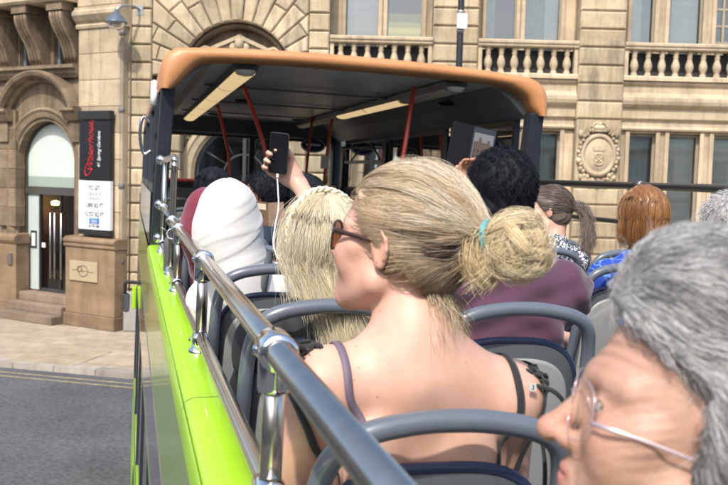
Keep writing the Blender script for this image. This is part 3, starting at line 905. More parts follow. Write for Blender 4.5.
mb = MB(); extr(mb, [(.5, 7.86), (-.45, 7.86), (-.5, 7.92), (-.5, 8.05), (-.42, 8.1), (.5, 8.1)], -8, -1.18); ashlar(mb, -8, -1.18, 8.1, 11, -.3, .5, 1.0); bp('balcony', mb, M_STONE_PALE, cant=c)
# steps
mb = MB()
for i, (zt, y) in enumerate(((.21, -.62), (.42, -.32), (.63, -.02))):
    mb.box((-3.38 - .0, y, 0 if i == 0 else (.21 * i - .002)), (-1.42, .9, zt))
bp('entrance_steps', mb, stone_mat('step_stone', (.27, .205, .155), (.19, .14, .105), amount=.5), cant=c, bevel=.02)
# glazed entrance: lunette, transom, side light and door leaves
en = MB(); yy = .34
arch_ring(en, EC, ES, ER - .07, [(.08, yy + .08), (.08, yy), (0, yy), (0, yy + .08)], n=28, legs=3.4)
en.box((EC - ER, yy - .02, 3.16), (EC + ER, yy + .1, 3.36))
ent = bp('entrance_screen', en, mat('bronze_frame', (.10, .095, .085), .35, .4), cant=c)
g = MB(); n = 28
g.add([(EC + (ER - .06) * math.cos(PI * i / n), yy + .04, ES + (ER - .06) * math.sin(PI * i / n)) for i in range(n + 1)], [tuple(range(n + 1))])
g.quad((EC - ER + .06, yy + .04, 3.62), (EC + ER - .06, yy + .04, 3.62), (EC + ER - .06, yy + .04, ES), (EC - ER + .06, yy + .04, ES))
bp('lunette_pane', g, mat('frosted_glass', (.55, .63, .58), .25, var=.1, scale=1, spec=.6), ent, c)
g = MB().quad((EC - ER + .06, yy + .042, 3.36), (EC + ER - .06, yy + .042, 3.36), (EC + ER - .06, yy + .042, 3.62), (EC - ER + .06, yy + .042, 3.62))
bp('transom_pane', g, mat('green_glass', (.30, .36, .31), .2, spec=.7), ent, c)
g = MB().box((EC - ER + .08, yy + .03, .66), (EC - .52, yy + .06, 3.16))
bp('side_light', g, mat('pale_glass', (.50, .57, .55), .12, var=.15, scale=1.2, spec=.7), ent, c)
g = MB().quad((EC - .5, yy + .06, .65), (EC + ER - .06, yy + .06, .65), (EC + ER - .06, yy + .06, 3.16), (EC - .5, yy + .06, 3.16))
bp('door_pane', g, glass('door_glass', (.72, .74, .70), .8), ent, c)
g = MB().box((EC - .53, yy, .64), (EC - .49, yy + .09, 3.16)); g.box((EC + .23, yy + .02, .66), (EC + .26, yy + .09, 3.16)); g.box((EC - .49, yy + .02, .64), (EC + ER - .06, yy + .09, .72))
bp('door_frame', g, M_FRAME_DARK, ent, c)
g = MB()
for u in (EC - .06, EC + .10, EC + .34):
    g.tube([(u, yy + .05, 1.0), (u, yy - .03, 1.0), (u, yy - .03, 2.7), (u, yy + .05, 2.7)], .022, 8)
bp('door_handle', g, mat('brushed_steel', (.62, .6, .55), .28, 1), ent, c)
g = MB(); g.box((EC - ER, 3.3, .6), (EC + 1.4, 3.4, 5.2)); g.box((EC - ER - .1, .8, .6), (EC - ER, 3.3, 5.2)); g.box((EC + ER, .8, .6), (EC + ER + .1, 3.3, 5.2)); g.box((EC - ER, .8, .5), (EC + ER, 3.3, .6)); g.box((EC - ER, .8, 3.5), (EC + ER, 3.3, 3.6))
bp('entrance_hall', g, mat('hall_wall', (.17, .14, .105), .7, var=.4, scale=1.3), ent, c)
g = MB().lathe([(.09, 0), (.11, .08), (.05, .12), (0, .12)], (-3.16, 1.0, 2.86), 12)
bp('hall_lamp', g, emit('lamp_glow', (1, .55, .16), 14), ent, c)
g = MB().box((EC - .46, yy + .035, 1.78), (EC - .34, yy + .055, 1.9)); bp('door_notice', g, mat('paper', (.8, .8, .78), .7), ent, c)
g = MB().box((EC - .86, yy + .01, 1.75), (EC - .64, yy + .028, 2.2)); bp('notice_frame', g, mat('dark_frame', (.03, .03, .03), .4), ent, c)
g = MB().box((EC - .82, yy + .004, 1.8), (EC - .68, yy + .012, 2.14)); bp('notice_sheet', g, mat('notice_paper', (.62, .64, .63), .6), ent, c)
# entry buzzer on the left pedestal
g = MB().box((-3.62, -.16, 1.32), (-3.46, -.12, 1.62)); bp('entry_panel', g, mat('panel_metal', (.22, .2, .18), .35, .6), cant=c, bevel=.006)

# ================================================================== things fixed to or standing by the building
def text(s, size, loc, m, thing, frame, rot=0, shear=0, parent=None, align='CENTER', sx=1, ext=.002, off=0):
    cu = bpy.data.curves.new('lettering', 'FONT'); cu.body = s; cu.size = size; cu.shear = shear; cu.align_x = align; cu.align_y = 'CENTER'; cu.extrude = ext; cu.offset = off
    o = bpy.data.objects.new('lettering', cu); COL.objects.link(o)
    dg = bpy.context.evaluated_depsgraph_get()
    me = bpy.data.meshes.new_from_object(o.evaluated_get(dg)); bpy.data.objects.remove(o)
    n = len(me.vertices); v = np.zeros(n * 3); me.vertices.foreach_get('co', v); v = v.reshape(-1, 3)
    x, y, z = v[:, 0] * sx, v[:, 1], v[:, 2]
    cr, sr = math.cos(rot), math.sin(rot)
    w = np.stack((loc[0] + x * cr - y * sr, loc[1] - z, loc[2] + x * sr + y * cr), 1)     # in (u, y, z): reads on a wall facing -y
    me.vertices.foreach_set('co', xf(w, thing.inv @ frame).astype(np.float32).ravel()); me.materials.append(m); me.update()
    t = bpy.data.objects.new('lettering', me); COL.objects.link(t); t.parent = parent or thing.o
    return t
SIGNF = CANT @ Matrix.Translation((-.41 + .54 * .88, 0, 0)) @ Matrix.Diagonal((.88, 1, 1, 1))
T = Thing('banner_sign', CANT, (-.41, -.1, 3.57), 'tall black name board with red script lettering above the white letting board', 'sign'); T.frame = SIGNF
mb = MB().box((-1.13, -.2, 3.58), (.05, -.1, 5.02)); put('board', mb, mat('black_board', (.012, .012, .014), .35, var=.2), T, bevel=.01)
mb = MB().box((-1.15, -.24, 5.03), (.07, -.08, 5.24)); put('top_box', mb, mat('black_box', (.02, .02, .02), .45), T, bevel=.01)
MR = mat('red_lettering', (.55, .02, .03), .4); MW = mat('white_lettering', (.8, .8, .78), .5)
text('Waterhouse', .33, (-.68, -.202, 4.42), MR, T, SIGNF, PI / 2, .5, sx=.78, off=-.004)
mb = MB(); mb.tube(spline([(-.62, -.205, 3.85), (-.74, -.205, 3.72), (-.86, -.205, 3.7), (-.88, -.205, 3.85), (-.74, -.205, 4.05), (-.6, -.205, 4.25)], 20), .014, 6)
mb.tube(spline([(-.60, -.205, 4.75), (-.62, -.205, 4.9), (-.56, -.205, 4.99)], 10), .01, 6)
put('lettering_flourish', mb, MR, T)
text('41 Spring Gardens', .16, (-.36, -.202, 4.32), MW, T, SIGNF, PI / 2, .4, sx=.72)
T = Thing('letting_board', CANT, (-.41, -.1, 2.26), 'white office letting board with a blue logo under the black name board', 'sign'); T.frame = SIGNF
mb = MB().box((-1.14, -.20, 2.40), (.06, -.1, 3.57)); put('board', mb, mat('white_board', (.78, .79, .80), .45), T, bevel=.006)
mb = MB().box((-1.15, -.21, 2.27), (.07, -.1, 2.395)); put('foot_rail', mb, mat('black_rail', (.02, .02, .022), .4), T, bevel=.006)
MT = mat('grey_lettering', (.03, .03, .035), .6); ML = mat('pale_grey_lettering', (.16, .16, .17), .6)
for s, z, h, m, w in (('TO LET', 3.40, .135, MT, .95), ('GRADE A', 3.25, .12, ML, .95), ('OFFICES', 3.13, .12, ML, .95), ('1,000 SQ FT', 2.98, .135, MT, .92), ('TO', 2.865, .11, ML, 1), ('15,727 SQ FT', 2.76, .135, MT, .92), ('0161 831 3300', 2.475, .08, MT, .8)):
    text(s, h * 1.08, (-.54, -.201, z), m, T, SIGNF, sx=w, off=.004 if m is MT else .001)
mb = MB().box((-.72, -.206, 2.53), (-.34, -.199, 2.68)); put('logo', mb, mat('logo_blue', (.02, .12, .38), .4), T)
mb = MB().box((-.70, -.209, 2.655), (-.36, -.2055, 2.672)); put('logo_stripe', mb, mat('logo_light_blue', (.2, .5, .75), .4), T)
text('Colliers', .085, (-.53, -.207, 2.61), MW, T, SIGNF, sx=.95)
text('INTERNATIONAL', .035, (-.53, -.207, 2.55), MW, T, SIGNF)
# plaque
T = Thing('stone_plaque', CANT, (-.7, -.25, 1.13), 'pale engraved plaque with a round emblem on the brown corner pedestal', 'plaque')
mb = MB().box((-1.17, -.275, 1.13), (-.22, -.243, 1.62)); put('plate', mb, mat('plaque_brass', (.42, .335, .22), .5, var=.12, scale=3, bump=.1), T, bevel=.006)
MG = mat('engraving', (.14, .10, .06), .6)
mb = MB(); mb.tube([(-.7 + .17 * math.cos(a), -.277, 1.38 + .13 * math.sin(a)) for a in np.linspace(0, 2 * PI, 32)][:-1], .01, 5, closed=True)
mb.tube([(-.82 + .07 * math.cos(a), -.277, 1.42 + .07 * math.sin(a)) for a in np.linspace(0, 5, 18)], .009, 5)
mb.tube([(-.77, -.277, 1.38), (-.74, -.277, 1.46), (-.72, -.277, 1.34)], .008, 5)
mb.tube(spline([(-1.05, -.277, 1.38), (-.95, -.277, 1.4), (-.85, -.277, 1.37), (-.7, -.277, 1.38), (-.5, -.277, 1.37), (-.33, -.277, 1.365)], 20), .008, 5)
put('emblem', mb, MG, T)
# wall lamp on a bracket
T = Thing('wall_lamp', FRONT, (.5, .0, 7.3), 'blue grey dome lamp with a clear bowl on a bracket arm', 'lamp')
MLAMP = mat('lamp_paint', (.10, .13, .17), .35, .2)
lx, ly = .24, -.62
mb = MB().tube(spline([(.62, .02, 7.62), (.55, -.25, 7.66), (.36, -.52, 7.62), (lx, ly, 7.5)], 16), .028, 8); mb.box((.54, -.03, 7.5), (.70, .02, 7.74)); put('arm', mb, mat('arm_grey', (.3, .31, .31), .4, .5), T)
mb = MB().lathe([(.0, .24), (.05, .235), (.06, .17), (.13, .13), (.2, .05), (.235, -.01), (.26, -.03), (.26, -.05), (.22, -.05), (.0, -.04)], (lx, ly, 7.26), 20); put('dome', mb, MLAMP, T)
mb = MB().lathe([(.2, -.052), (.185, -.12), (.13, -.19), (.0, -.22)], (lx, ly, 7.26), 18); put('bowl', mb, glass('lamp_bowl', (.85, .87, .85), 1.5, .08), T)
# drainpipe
T = Thing('drainpipe', FRONT, (.24, -.08, 0), 'grey cast drainpipe running down the corner beside the signs', 'pipe')
mb = MB().tube([(.24, -.1, .1), (.24, -.1, 11)], .055, 12); put('pipe', mb, mat('pipe_grey', (.20, .19, .17), .5, var=.35, scale=3), T)
for z in (1.6, 3.4, 5.2, 7.0, 8.8):
    mb = MB().lathe([(.056, 0), (.075, .01), (.075, .12), (.056, .13)], (.24, -.1, z), 12).box((.14, -.06, z + .03), (.34, .03, z + .1)); put('collar', mb, mat('pipe_collar', (.17, .16, .145), .5, var=.3), T)
T = Thing('cable_pipe', FRONT, (.42, -.03, 0), 'thin brown service pipe on the rusticated stone beside the grey drainpipe', 'pipe')
mb = MB().tube([(.42, -.03, .5), (.42, -.03, 11)], .022, 8); put('pipe', mb, mat('pipe_brown', (.16, .12, .085), .6), T)
# grey granite block at the foot of the quoin
T = Thing('corner_guard', FRONT, (.5, -.3, 0), 'pale grey granite guard stone at the foot of the building behind the mirror', 'stone block')
mb = MB(); mb.box((.36, -.34, 0), (1.2, -.07, .95)); put('block', mb, stone_mat('granite', (.40, .385, .36), (.3, .29, .27), amount=.3), T, bevel=.04)
# street pole rising behind the bus roof
T = Thing('lamp_post', WORLD, (6.29, 17.0, 0), 'slim black street pole with a small white box rising behind the bus roof', 'lamp post')
MP = mat('pole_black', (.03, .032, .036), .4, .3, var=.2)
mb = MB().lathe([(.12, 0), (.12, .9), (.085, 1.0), (.075, 1.1), (.06, 9.2)], (6.29, 17.0, 0), 16); put('pole', mb, MP, T)
mb = MB().box((6.19, 16.88, 6.80), (6.39, 16.94, 7.1)); put('white_box', mb, mat('box_white', (.78, .78, .76), .5), T, bevel=.01)
for z in (6.74, 7.12): put('band', MB().lathe([(.066, 0), (.08, .005), (.08, .045), (.066, .05)], (6.29, 17.0, z), 16), mat('band_steel', (.4, .4, .4), .4, .8), T)
mb = MB().tube(spline([(6.29, 17.0, 9.1), (6.29, 16.94, 9.7), (6.17, 16.54, 10.05), (5.97, 15.84, 10.1)], 14), .045, 10).box((5.82, 15.34, 10.02), (6.07, 15.94, 10.14)); put('lantern_arm', mb, MP, T)
# ================================================================== unseen terraces added to give chrome and glass something to reflect
def terrace(name, frame, w, h, label, bays, floors):
    T = Thing(name, frame, (w / 2, 0, 0), label, 'building')
    mb = MB(); hs = []
    bw_, fh = w / bays, h / floors
    for i in range(bays):
        for j in range(floors):
            hs.append((i * bw_ + bw_ * .28, i * bw_ + bw_ * .72, j * fh + fh * .25, j * fh + fh * .82))
    wall_holes(mb, 0, w, 0, h, hs, 0, .3); mb.box((0, .35, 0), (w, 8, h))
    put('wall', mb, mat('pale_render', (.72, .70, .64), .8, var=.1) if 'pale_render' not in bpy.data.materials else bpy.data.materials['pale_render'], T)
    mb = MB()
    for j in range(1, floors + 1): extr(mb, [(.0, j * fh - .25), (-.25, j * fh - .2), (-.3, j * fh), (.0, j * fh + .05)], 0, w)
    put('cornice', mb, M_STONE_PALE, T)
    mb = MB()
    for a, b, c_, d_ in hs: mb.quad((a, .25, c_), (b, .25, c_), (b, .25, d_), (a, .25, d_))
    put('glazing', mb, mat('reflecting_glazing', (.03, .035, .04), .08), T)
if 1:
    terrace('unseen_terrace', Matrix.Translation((34, -17, ROAD_Z)) @ Matrix.Rotation(PI, 4, 'Z'), 50, 9, 'unseen pale stone terrace added across from the bank for its reflections', 16, 3)
    terrace('unseen_side_terrace', Matrix.Translation((-17, -24, ROAD_Z)) @ Matrix.Rotation(PI / 2, 4, 'Z'), 44, 10, 'unseen stone terrace added along the side street for its reflections', 14, 3)
# ================================================================== THE OPEN-TOP BUS (bus coordinates, origin at the eye)
BT = Thing('tour_bus', BUS, (1.42, 4.5, -4.0), 'lime green open-top double-decker bus with orange canopy roof, chrome rails and grey seats', 'bus')
def bb(name, mb, m, parent=None, **k):
    return put(name, mb, m, BT, parent, BUS, **k)
XL, XR, YR, YF, SILL = .128, 2.78, -2.2, 12.05, -.49
M_GREEN = mat('lime_paint', (.36, .66, .015), .38, coat=.25, var=.07, scale=5)
M_GREEN_SIDE = mat('green_side_paint', (.27, .46, .04), .16, coat=.5, var=.1, scale=2, spec=.5)
M_NAVY = mat('navy_metal', (.028, .033, .044), .35, var=.2)
M_DARKGREY = mat('dark_grey_panel', (.12, .125, .13), .45, var=.15, scale=3)
M_CHROME = mat('polished_steel', (.66, .60, .52), .2, 1, var=.12, scale=14)
M_CHROME2 = mat('steel_clamp', (.74, .74, .75), .12, 1)
M_RED = mat('red_pole_paint', (.78, .065, .035), .3, coat=.3, var=.08)
M_ORANGE = mat('orange_fibreglass', (.56, .25, .10), .42, var=.2, scale=3.5, bump=.12, bscale=40)
M_CEIL = mat('ceiling_panel', (.62, .62, .62), .35, var=.12, scale=2)
M_BLACK = mat('black_rubber', (.012, .012, .013), .7)
M_BLACKG = mat('black_gloss', (.008, .009, .011), .12, spec=.6)
M_CLEAR = glass('windscreen_glass', (.88, .92, .91), .7)

# side walls: outside paint down to the skirt
def side(x, s):
    mb = MB()
    mb.grid([[(x - s * .02 * 0, YR, SILL - .01), (x, YF - .5, SILL - .01)], [(x, YR, SILL - .2), (x, YF - .5, SILL - .2)], [(x, YR, -1.32), (x, YF - .5, -1.32)]], False)
    mb.grid([[(x, YR, -1.32), (x, YF - .5, -1.32)], [(x + s * .1, YR, -1.32), (x + s * .1, YF - .5, -1.32)], [(x + s * .1, YR, SILL - .01), (x + s * .1, YF - .5, SILL - .01)]], False)
    return mb
bb('upper_side_panel', side(XL, 1), M_GREEN_SIDE)
bb('upper_side_panel', side(XR, -1), M_GREEN_SIDE)
for x, s in ((XL, 1), (XR, -1)):
    mb = MB().box((min(x, x + s * .05), YR, -2.75), (max(x, x + s * .05), YF - .5, -2.55)); mb.box((min(x, x + s * .05), YR, -1.42), (max(x, x + s * .05), YF - .5, -1.321))
    bb('waist_band', mb, M_GREEN_SIDE)
    for k in range(8):
        y0 = YR + .15 + k * 1.66
        mb = MB().box((min(x + s * .012, x + s * .03), y0, -2.55), (max(x + s * .012, x + s * .03), y0 + 1.58, -1.42)); w = bb('lower_window', mb, mat('tinted_window', (.02, .026, .028), .05, spec=.7) if k == 0 and s > 0 else bpy.data.materials['tinted_window'])
        mb = MB().box((min(x + s * .001, x + s * .05), y0 + 1.58, -2.55), (max(x + s * .001, x + s * .05), y0 + 1.66, -1.42)); bb('window_pillar', mb, M_NAVY)
    mb = MB().box((min(x, x + s * .05), YR, -3.72), (max(x, x + s * .05), .4, -2.75)); mb.box((min(x, x + s * .05), 1.6, -3.72), (max(x, x + s * .05), 8.6, -2.75)); mb.box((min(x, x + s * .05), 9.8, -3.72), (max(x, x + s * .05), YF - .5, -2.75))
    mb.box((min(x, x + s * .05), .4, -2.95), (max(x, x + s * .05), 1.6, -2.75)); mb.box((min(x, x + s * .05), 8.6, -2.95), (max(x, x + s * .05), 9.8, -2.75))
    bb('skirt', mb, M_GREEN)
    for y in (1.0, 9.2):
        mb = MB().lathe([(.26, .02), (.34, .0), (.48, .0), (.5, .04), (.5, .24), (.48, .28), (.26, .28)], (x + (.0 if s > 0 else -.28), y, -3.505), 32, 'x'); w = bb('wheel', mb, M_BLACK)
        mb = MB().lathe([(.0, .1), (.08, .07), (.12, .1), (.2, .12), (.26, .04), (.27, .02)], (x + (.0 if s > 0 else -.28), y, -3.505), 24, 'x'); bb('rim', mb, M_CHROME2, w)
# purple stripe on the side
mb = MB().box((XL - .003, YR, -1.30), (XL + .01, YF - .6, -.98)); bb('stripe', mb, mat('purple_stripe', (.05, .03, .12), .15, coat=1))
# front and rear ends
mb = MB(); arc = [(XL + .0, 11.5), (XL + .05, 11.8), (XL + .25, 12.05), (1.45, 12.2), (XR - .25, 12.05), (XR - .05, 11.8), (XR, 11.5)]
mb.grid([[(x, y, z) for x, y in arc] for z in (-3.72, -2.7)]); mb.grid([[(x, y, z) for x, y in arc] for z in (-1.4, -.3)])
bb('front_panel', mb, M_GREEN)
mb = MB().grid([[(x, y - .01, z) for x, y in arc] for z in (-2.7, -1.4)]); bb('driver_windscreen', mb, bpy.data.materials['tinted_window'])
mb = MB().box((XL, YR - .06, -3.72), (XR, YR - .002, SILL)); bb('rear_panel', mb, M_GREEN)
mb = MB().box((XL + .1, YR, -3.6), (XR - .1, YF - .5, -3.4)); bb('chassis', mb, M_BLACK)
# deck floor and inner lining
mb = MB().box((XL + .10, YR, -1.33), (XR - .10, 11.9, -1.29)); bb('deck_floor', mb, mat('deck_vinyl', (.09, .095, .10), .6, var=.2, scale=8))
for x0, x1 in ((XL + .102, XL + .115), (XR - .115, XR - .102)):
    mb = MB().box((x0, YR, -1.289), (x1, YF - .3, SILL - .012)); bb('inner_lining', mb, M_DARKGREY)
# bright sill along the top of the side
def sill(x, s):
    prof = [(0, -.10), (-.004, -.03), (.004, -.008), (.02, 0), (.075, .002), (.085, -.004), (.088, -.06)]
    mb = MB()
    ys = [YR, 1.2, 3.4, 5.4, 6.0]
    mb.grid([[(x + s * d, y, SILL + z) for d, z in prof] for y in ys])
    for y in (1.95, 4.3):
        pass
    return mb
for y in (1.95, 4.55):
    mb = MB().grid([[(XL + d, yy_, SILL + z + .0007) for d, z in ((-.0008, -.10), (-.0048, -.03), (.0035, -.008), (.02, 0), (.075, .002), (.0855, -.004))] for yy_ in (y, y + .003)]); bb('sill_joint', mb, mat('joint_sealant', (.05, .09, .02), .6) if 'joint_sealant' not in bpy.data.materials else bpy.data.materials['joint_sealant'])
bb('sill', sill(XL, 1), M_GREEN); bb('sill', sill(XR, -1), M_GREEN)

# ---- left hand rail
RX, RT, RLo, RF = .20, -.236, -.464, SILL
rail = MB()
rail.tube([(RX, -.9, RT), (RX, 4.30, RT)], .0185, 16)
hr = bb('handrail', rail, M_CHROME)
low_ = MB().tube([(RX, -.9, RLo + .06), (RX, 1.2, RLo + .03), (RX, 4.3, RLo + .0), (RX, 5.8, RLo + .03)], .015, 14); bb('lower_rail', low_, M_CHROME, hr)
def post(y, top, x=RX):
    p = MB().tube([(x, y, RF + .002), (x, y, top)], .0155, 14); bb('rail_post', p, M_CHROME, hr)
    f = MB().lathe([(.032, 0), (.032, .008), (.026, .012), (.022, .035), (.0165, .04)], (x, y, RF + .001), 18); 
    for a in (0.8, 2.4, 4, 5.6): f.lathe([(.0, .016), (.005, .015), (.006, .01)], (x + .025 * math.cos(a), y + .025 * math.sin(a), RF), 6)
    bb('post_foot', f, M_CHROME2, hr)
def clamp(y, z, r=.0185, tee=True, x=RX):
    c = MB().lathe([(r, -.034), (r + .007, -.033), (r + .0085, -.028), (r + .0085, .028), (r + .007, .033), (r, .034)], (x, y, z), 20, 'y')
    if tee:
        c.lathe([(.024, -.014), (.024, -.05), (.0225, -.057), (.016, -.058)], (x, y, z), 18)
        c.lathe([(.0, .027), (.012, .026), (.014, .02)], (x, y, z), 12)
    c.lathe([(0, -.032), (.006, -.031), (.008, -.027)], (x, y, z), 8, 'x')
    bb('rail_clamp', c, M_CHROME2, hr)
for y in (1.2, 2.45, 3.70):
    post(y, RT); clamp(y, RT); clamp(y, RLo + (.03 if y < 2 else .01), .015, False)
# tall stanchions where the rail meets the windowed front part
tall = MB().tube(spline([(RX, 4.3, RF), (RX, 4.3, -.05), (RX, 4.30, .03), (RX, 4.40, .06), (RX, 5.2, .06), (RX, 5.75, .055)], 30), .0165, 14); bb('stanchion', tall, M_CHROME, hr)
f = MB().lathe([(.032, 0), (.032, .008), (.024, .014), (.022, .035), (.0165, .04)], (RX, 4.3, RF + .001), 18); bb('post_foot', f, M_CHROME2, hr)
clamp(4.3, RT, .0185, False)
post(5.45, .06); 
for z in (.06, RT + .02, RLo + .04):
    b = MB().ball((RX - .015, 5.72, z), .032, 14, 9); bb('ball_joint', b, M_CHROME2, hr)
m3 = MB().tube([(RX, 4.3, RT), (RX, 5.72, RT + .02)], .0165, 12); bb('upper_rail', m3, M_CHROME, hr)
for y in (5.45,):
    clamp(y, RT + .015, .0165, False); clamp(y, RLo + .03, .015, False)
# cable ties round the posts
z_ = MB()
z_.tube([(RX + .024 * math.cos(a), 4.28, RT - .06 + .024 * math.sin(a)) for a in np.linspace(0, 6.2, 16)], .003, 5, closed=True); z_.tube([(RX - .02, 4.27, RT - .05), (RX - .05, 4.25, RT - .03)], .002, 5)
bb('cable_tie', z_, mat('tie_plastic', (.55, .62, .7), .3), hr)
# ---- right hand rail
M_RAILDK = mat('satin_rail', (.16, .155, .15), .35, .8)
rr_ = MB().tube([(2.62, -1, .045), (2.62, 5.7, .045)], .02, 12); rrail = bb('handrail', rr_, M_RAILDK)
m3 = MB().tube([(2.62, -1, -.155), (2.62, 5.7, -.155)], .014, 10); bb('lower_rail', m3, M_RAILDK, rrail)
for y in (1.6, 4.33 - .06, 5.66):
    m3 = MB().tube([(2.62, y, SILL), (2.62, y, .045)], .015, 10).lathe([(.02, -.03), (.03, -.028), (.03, .028), (.02, .03)], (2.62, y, .045), 14, 'y'); bb('rail_post', m3, M_RAILDK, rrail)

# ---- canopy roof over the front half
ROOF0, ROOF1 = 5.7, 12.1
out = [(.165, .50), (.16, .60), (.175, .68), (.22, .735), (.32, .762), (.8, .79), (1.45, .80), (2.1, .79), (2.56, .762), (2.68, .735), (2.745, .68), (2.765, .60), (2.76, .50)]
inn = [(2.70, .50), (2.66, .54), (2.60, .62), (2.50, .67), (2.40, .692), (2.1, .706), (1.45, .712), (.8, .706), (.50, .69), (.40, .665), (.33, .60), (.27, .53), (.23, .50)]
def smooth_poly(pts, n):
    return [tuple(p) for p in spline([(a, b, 0) for a, b in pts], n)]
so = [(p[0], p[1]) for p in smooth_poly(out, 60)]; si = [(p[0], p[1]) for p in smooth_poly(inn, 60)][::-1]
mb = MB()
# outer skin, rolled rear edge, then inner lip
cx_, cz_ = 1.46, .45
rows = []
for y, k in ((ROOF1, 0), (ROOF0 + .05, 0), (ROOF0 + .02, .12), (ROOF0 + .004, .30), (ROOF0, .5), (ROOF0 + .004, .72), (ROOF0 + .02, .90), (ROOF0 + .06, 1.0), (ROOF0 + .16, 1.0)):
    rows.append([(a[0] + (b[0] - a[0]) * k, y, a[1] + (b[1] - a[1]) * k) for a, b in zip(so, si)])
mb.grid(rows)
for e in (0, -1):
    mb.quad((so[e][0], ROOF0 + .05, so[e][1]), (so[e][0], ROOF1, so[e][1]), (si[e][0], ROOF1, si[e][1]), (si[e][0], ROOF0 + .05, si[e][1]))
roof = bb('canopy_roof', mb, M_ORANGE)
# seam line of sealant along the lip
mb = MB().grid([[(p[0], y, p[1] + .004) for p in si] for y in (ROOF0 + .155, 12.0)]); bb('ceiling', mb, M_CEIL, roof)
for y in (7.3, 8.9, 10.5):
    mb = MB().box((.55, y, .683), (2.35, y + .025, .699)); bb('ceiling_seam', mb, mat('seam_trim', (.16, .165, .17), .3, .5) if y == 7.3 else bpy.data.materials['seam_trim'], roof)
# inner coves over the side windows
for pts in ([(.30, .66), (.23, .56), (.20, .50), (.25, .49), (.38, .62), (.50, .70)], [(2.60, .67), (2.70, .56), (2.72, .50), (2.67, .49), (2.53, .62), (2.40, .70)]):
    mb = MB().prism(pts, ROOF0 + .17, 11.9); bb('window_cove', mb, mat('cove_panel', (.24, .245, .25), .45) if 'cove_panel' not in bpy.data.materials else bpy.data.materials['cove_panel'], roof, bevel=.01)
mb = MB().prism([(11.7, .70), (11.95, .70), (12.05, .5), (12.0, .47), (11.85, .52)], .28, 2.66, 'x'); bb('front_header', mb, M_DARKGREY, roof)
# speaker grilles on the ceiling and header
for x, y in ((.95, 10.9), (1.95, 10.9), (2.44, 6.9), (1.0, 8.6)):
    mb = MB().lathe([(.0, -.02), (.05, -.022), (.07, -.012), (.075, 0)], (x, y, .698 if x < 2.2 else .655), 16); bb('speaker', mb, M_BLACK, roof)
M_LIGHT_LIT = emit('lit_diffuser', (.9, .66, .34), .42); M_LIGHT_OFF = mat('diffuser', (.70, .63, .47), .5)
def strip(x, y0, y1, n, lit):
    p = MB().prism([(x - .085, .70), (x - .075, .655), (x + .075, .655), (x + .085, .70)], y0, y1); f = bb('strip_light', p, mat('strip_housing', (.12, .12, .12), .4) if 'strip_housing' not in bpy.data.materials else bpy.data.materials['strip_housing'], roof)
    L = (y1 - y0) / n
    for i in range(n):
        m = MB()
        a, b = y0 + i * L + .02, y0 + (i + 1) * L - .02
        m.grid([[(x + .068 * math.cos(t), y, .655 - .028 * math.sin(t)) for y in (a, b)] for t in np.linspace(0, PI, 9)])
        bb('diffuser', m, M_LIGHT_LIT if i in lit else M_LIGHT_OFF, f)
    m = MB().lathe([(.0, -.035), (.05, -.03), (.07, 0)], (x, y0 + .01, .665), 14); bb('end_cap', m, mat('cap_plastic', (.55, .54, .50), .4), f)
strip(.70, 5.88, 11.6, 5, (0, 1, 2, 3, 4)); strip(2.14, 5.88, 11.6, 5, (1, 2))
# pillars
def bar(a, b, w, d):
    a, b = Vector(a), Vector(b)
    m = MB(); v = [(p.x + sx * w / 2, p.y + sy * d / 2, p.z) for p in (a, b) for sx, sy in ((-1, -1), (1, -1), (1, 1), (-1, 1))]
    return m.add(v, [(0, 3, 2, 1), (4, 5, 6, 7), (0, 1, 5, 4), (1, 2, 6, 5), (2, 3, 7, 6), (3, 0, 4, 7)])
bb('roof_pillar', bar((.185, 6.05, SILL - .02), (.215, 5.82, .52), .085, .12), M_NAVY, bevel=.008)
bb('roof_pillar', bar((2.72, 6.0, SILL - .02), (2.70, 5.80, .52), .10, .12), M_NAVY, bevel=.008)
for y in (7.5, 9.45, 11.45):
    bb('window_pillar', bar((2.69, y, SILL), (2.69, y, .42), .07, .14), M_NAVY, bevel=.006); bb('window_pillar', bar((.20, y, SILL), (.23, y, .42), .07, .14), M_NAVY, bevel=.006)
bb('front_pillar', bar((.24, 11.9, SILL), (.26, 11.85, .55), .16, .2), M_NAVY, bevel=.03); bb('front_pillar', bar((2.68, 11.9, SILL), (2.66, 11.85, .55), .12, .2), M_NAVY, bevel=.03)
# side glazing with hopper frames
for x in (2.70, .165):
    for y0, y1 in ((6.07, 7.43), (7.57, 9.38), (9.52, 11.38)):
        m = MB(); z0, z1 = -.15, .50
        m.box((x - .02, y0, z0), (x + .02, y0 + .045, z1)).box((x - .02, y1 - .045, z0), (x + .02, y1, z1)).box((x - .02, y0 + .045, z0), (x + .02, y1 - .045, z0 + .05)).box((x - .02, y0 + .045, z1 - .05), (x + .02, y1 - .045, z1))
        w = bb('side_window', m, M_NAVY)
        if (x > 1) and y0 != 7.57:
            m = MB().box((x - .035, y0 + .05, .20), (x + .018, y1 - .05, .235))
            m.tube([(x - .03, y0 + .1, .23), (x - .10, y0 + .16, .38), (x - .10, y1 - .3, .38), (x - .03, y1 - .12, .23)], .012, 6)
            bb('hopper_frame', m, M_NAVY, w)
        m = MB().quad((x, y0 + .04, z0 + .04), (x, y1 - .04, z0 + .04), (x, y1 - .04, z1 - .04), (x, y0 + .04, z1 - .04)); bb('pane', m, M_CLEAR, w)
    m = MB().box((x - .03, 6.07, SILL - .3), (x + .03, 11.4, -.152)); bb('side_panel', m, M_BLACKG if x < 1 else M_DARKGREY)
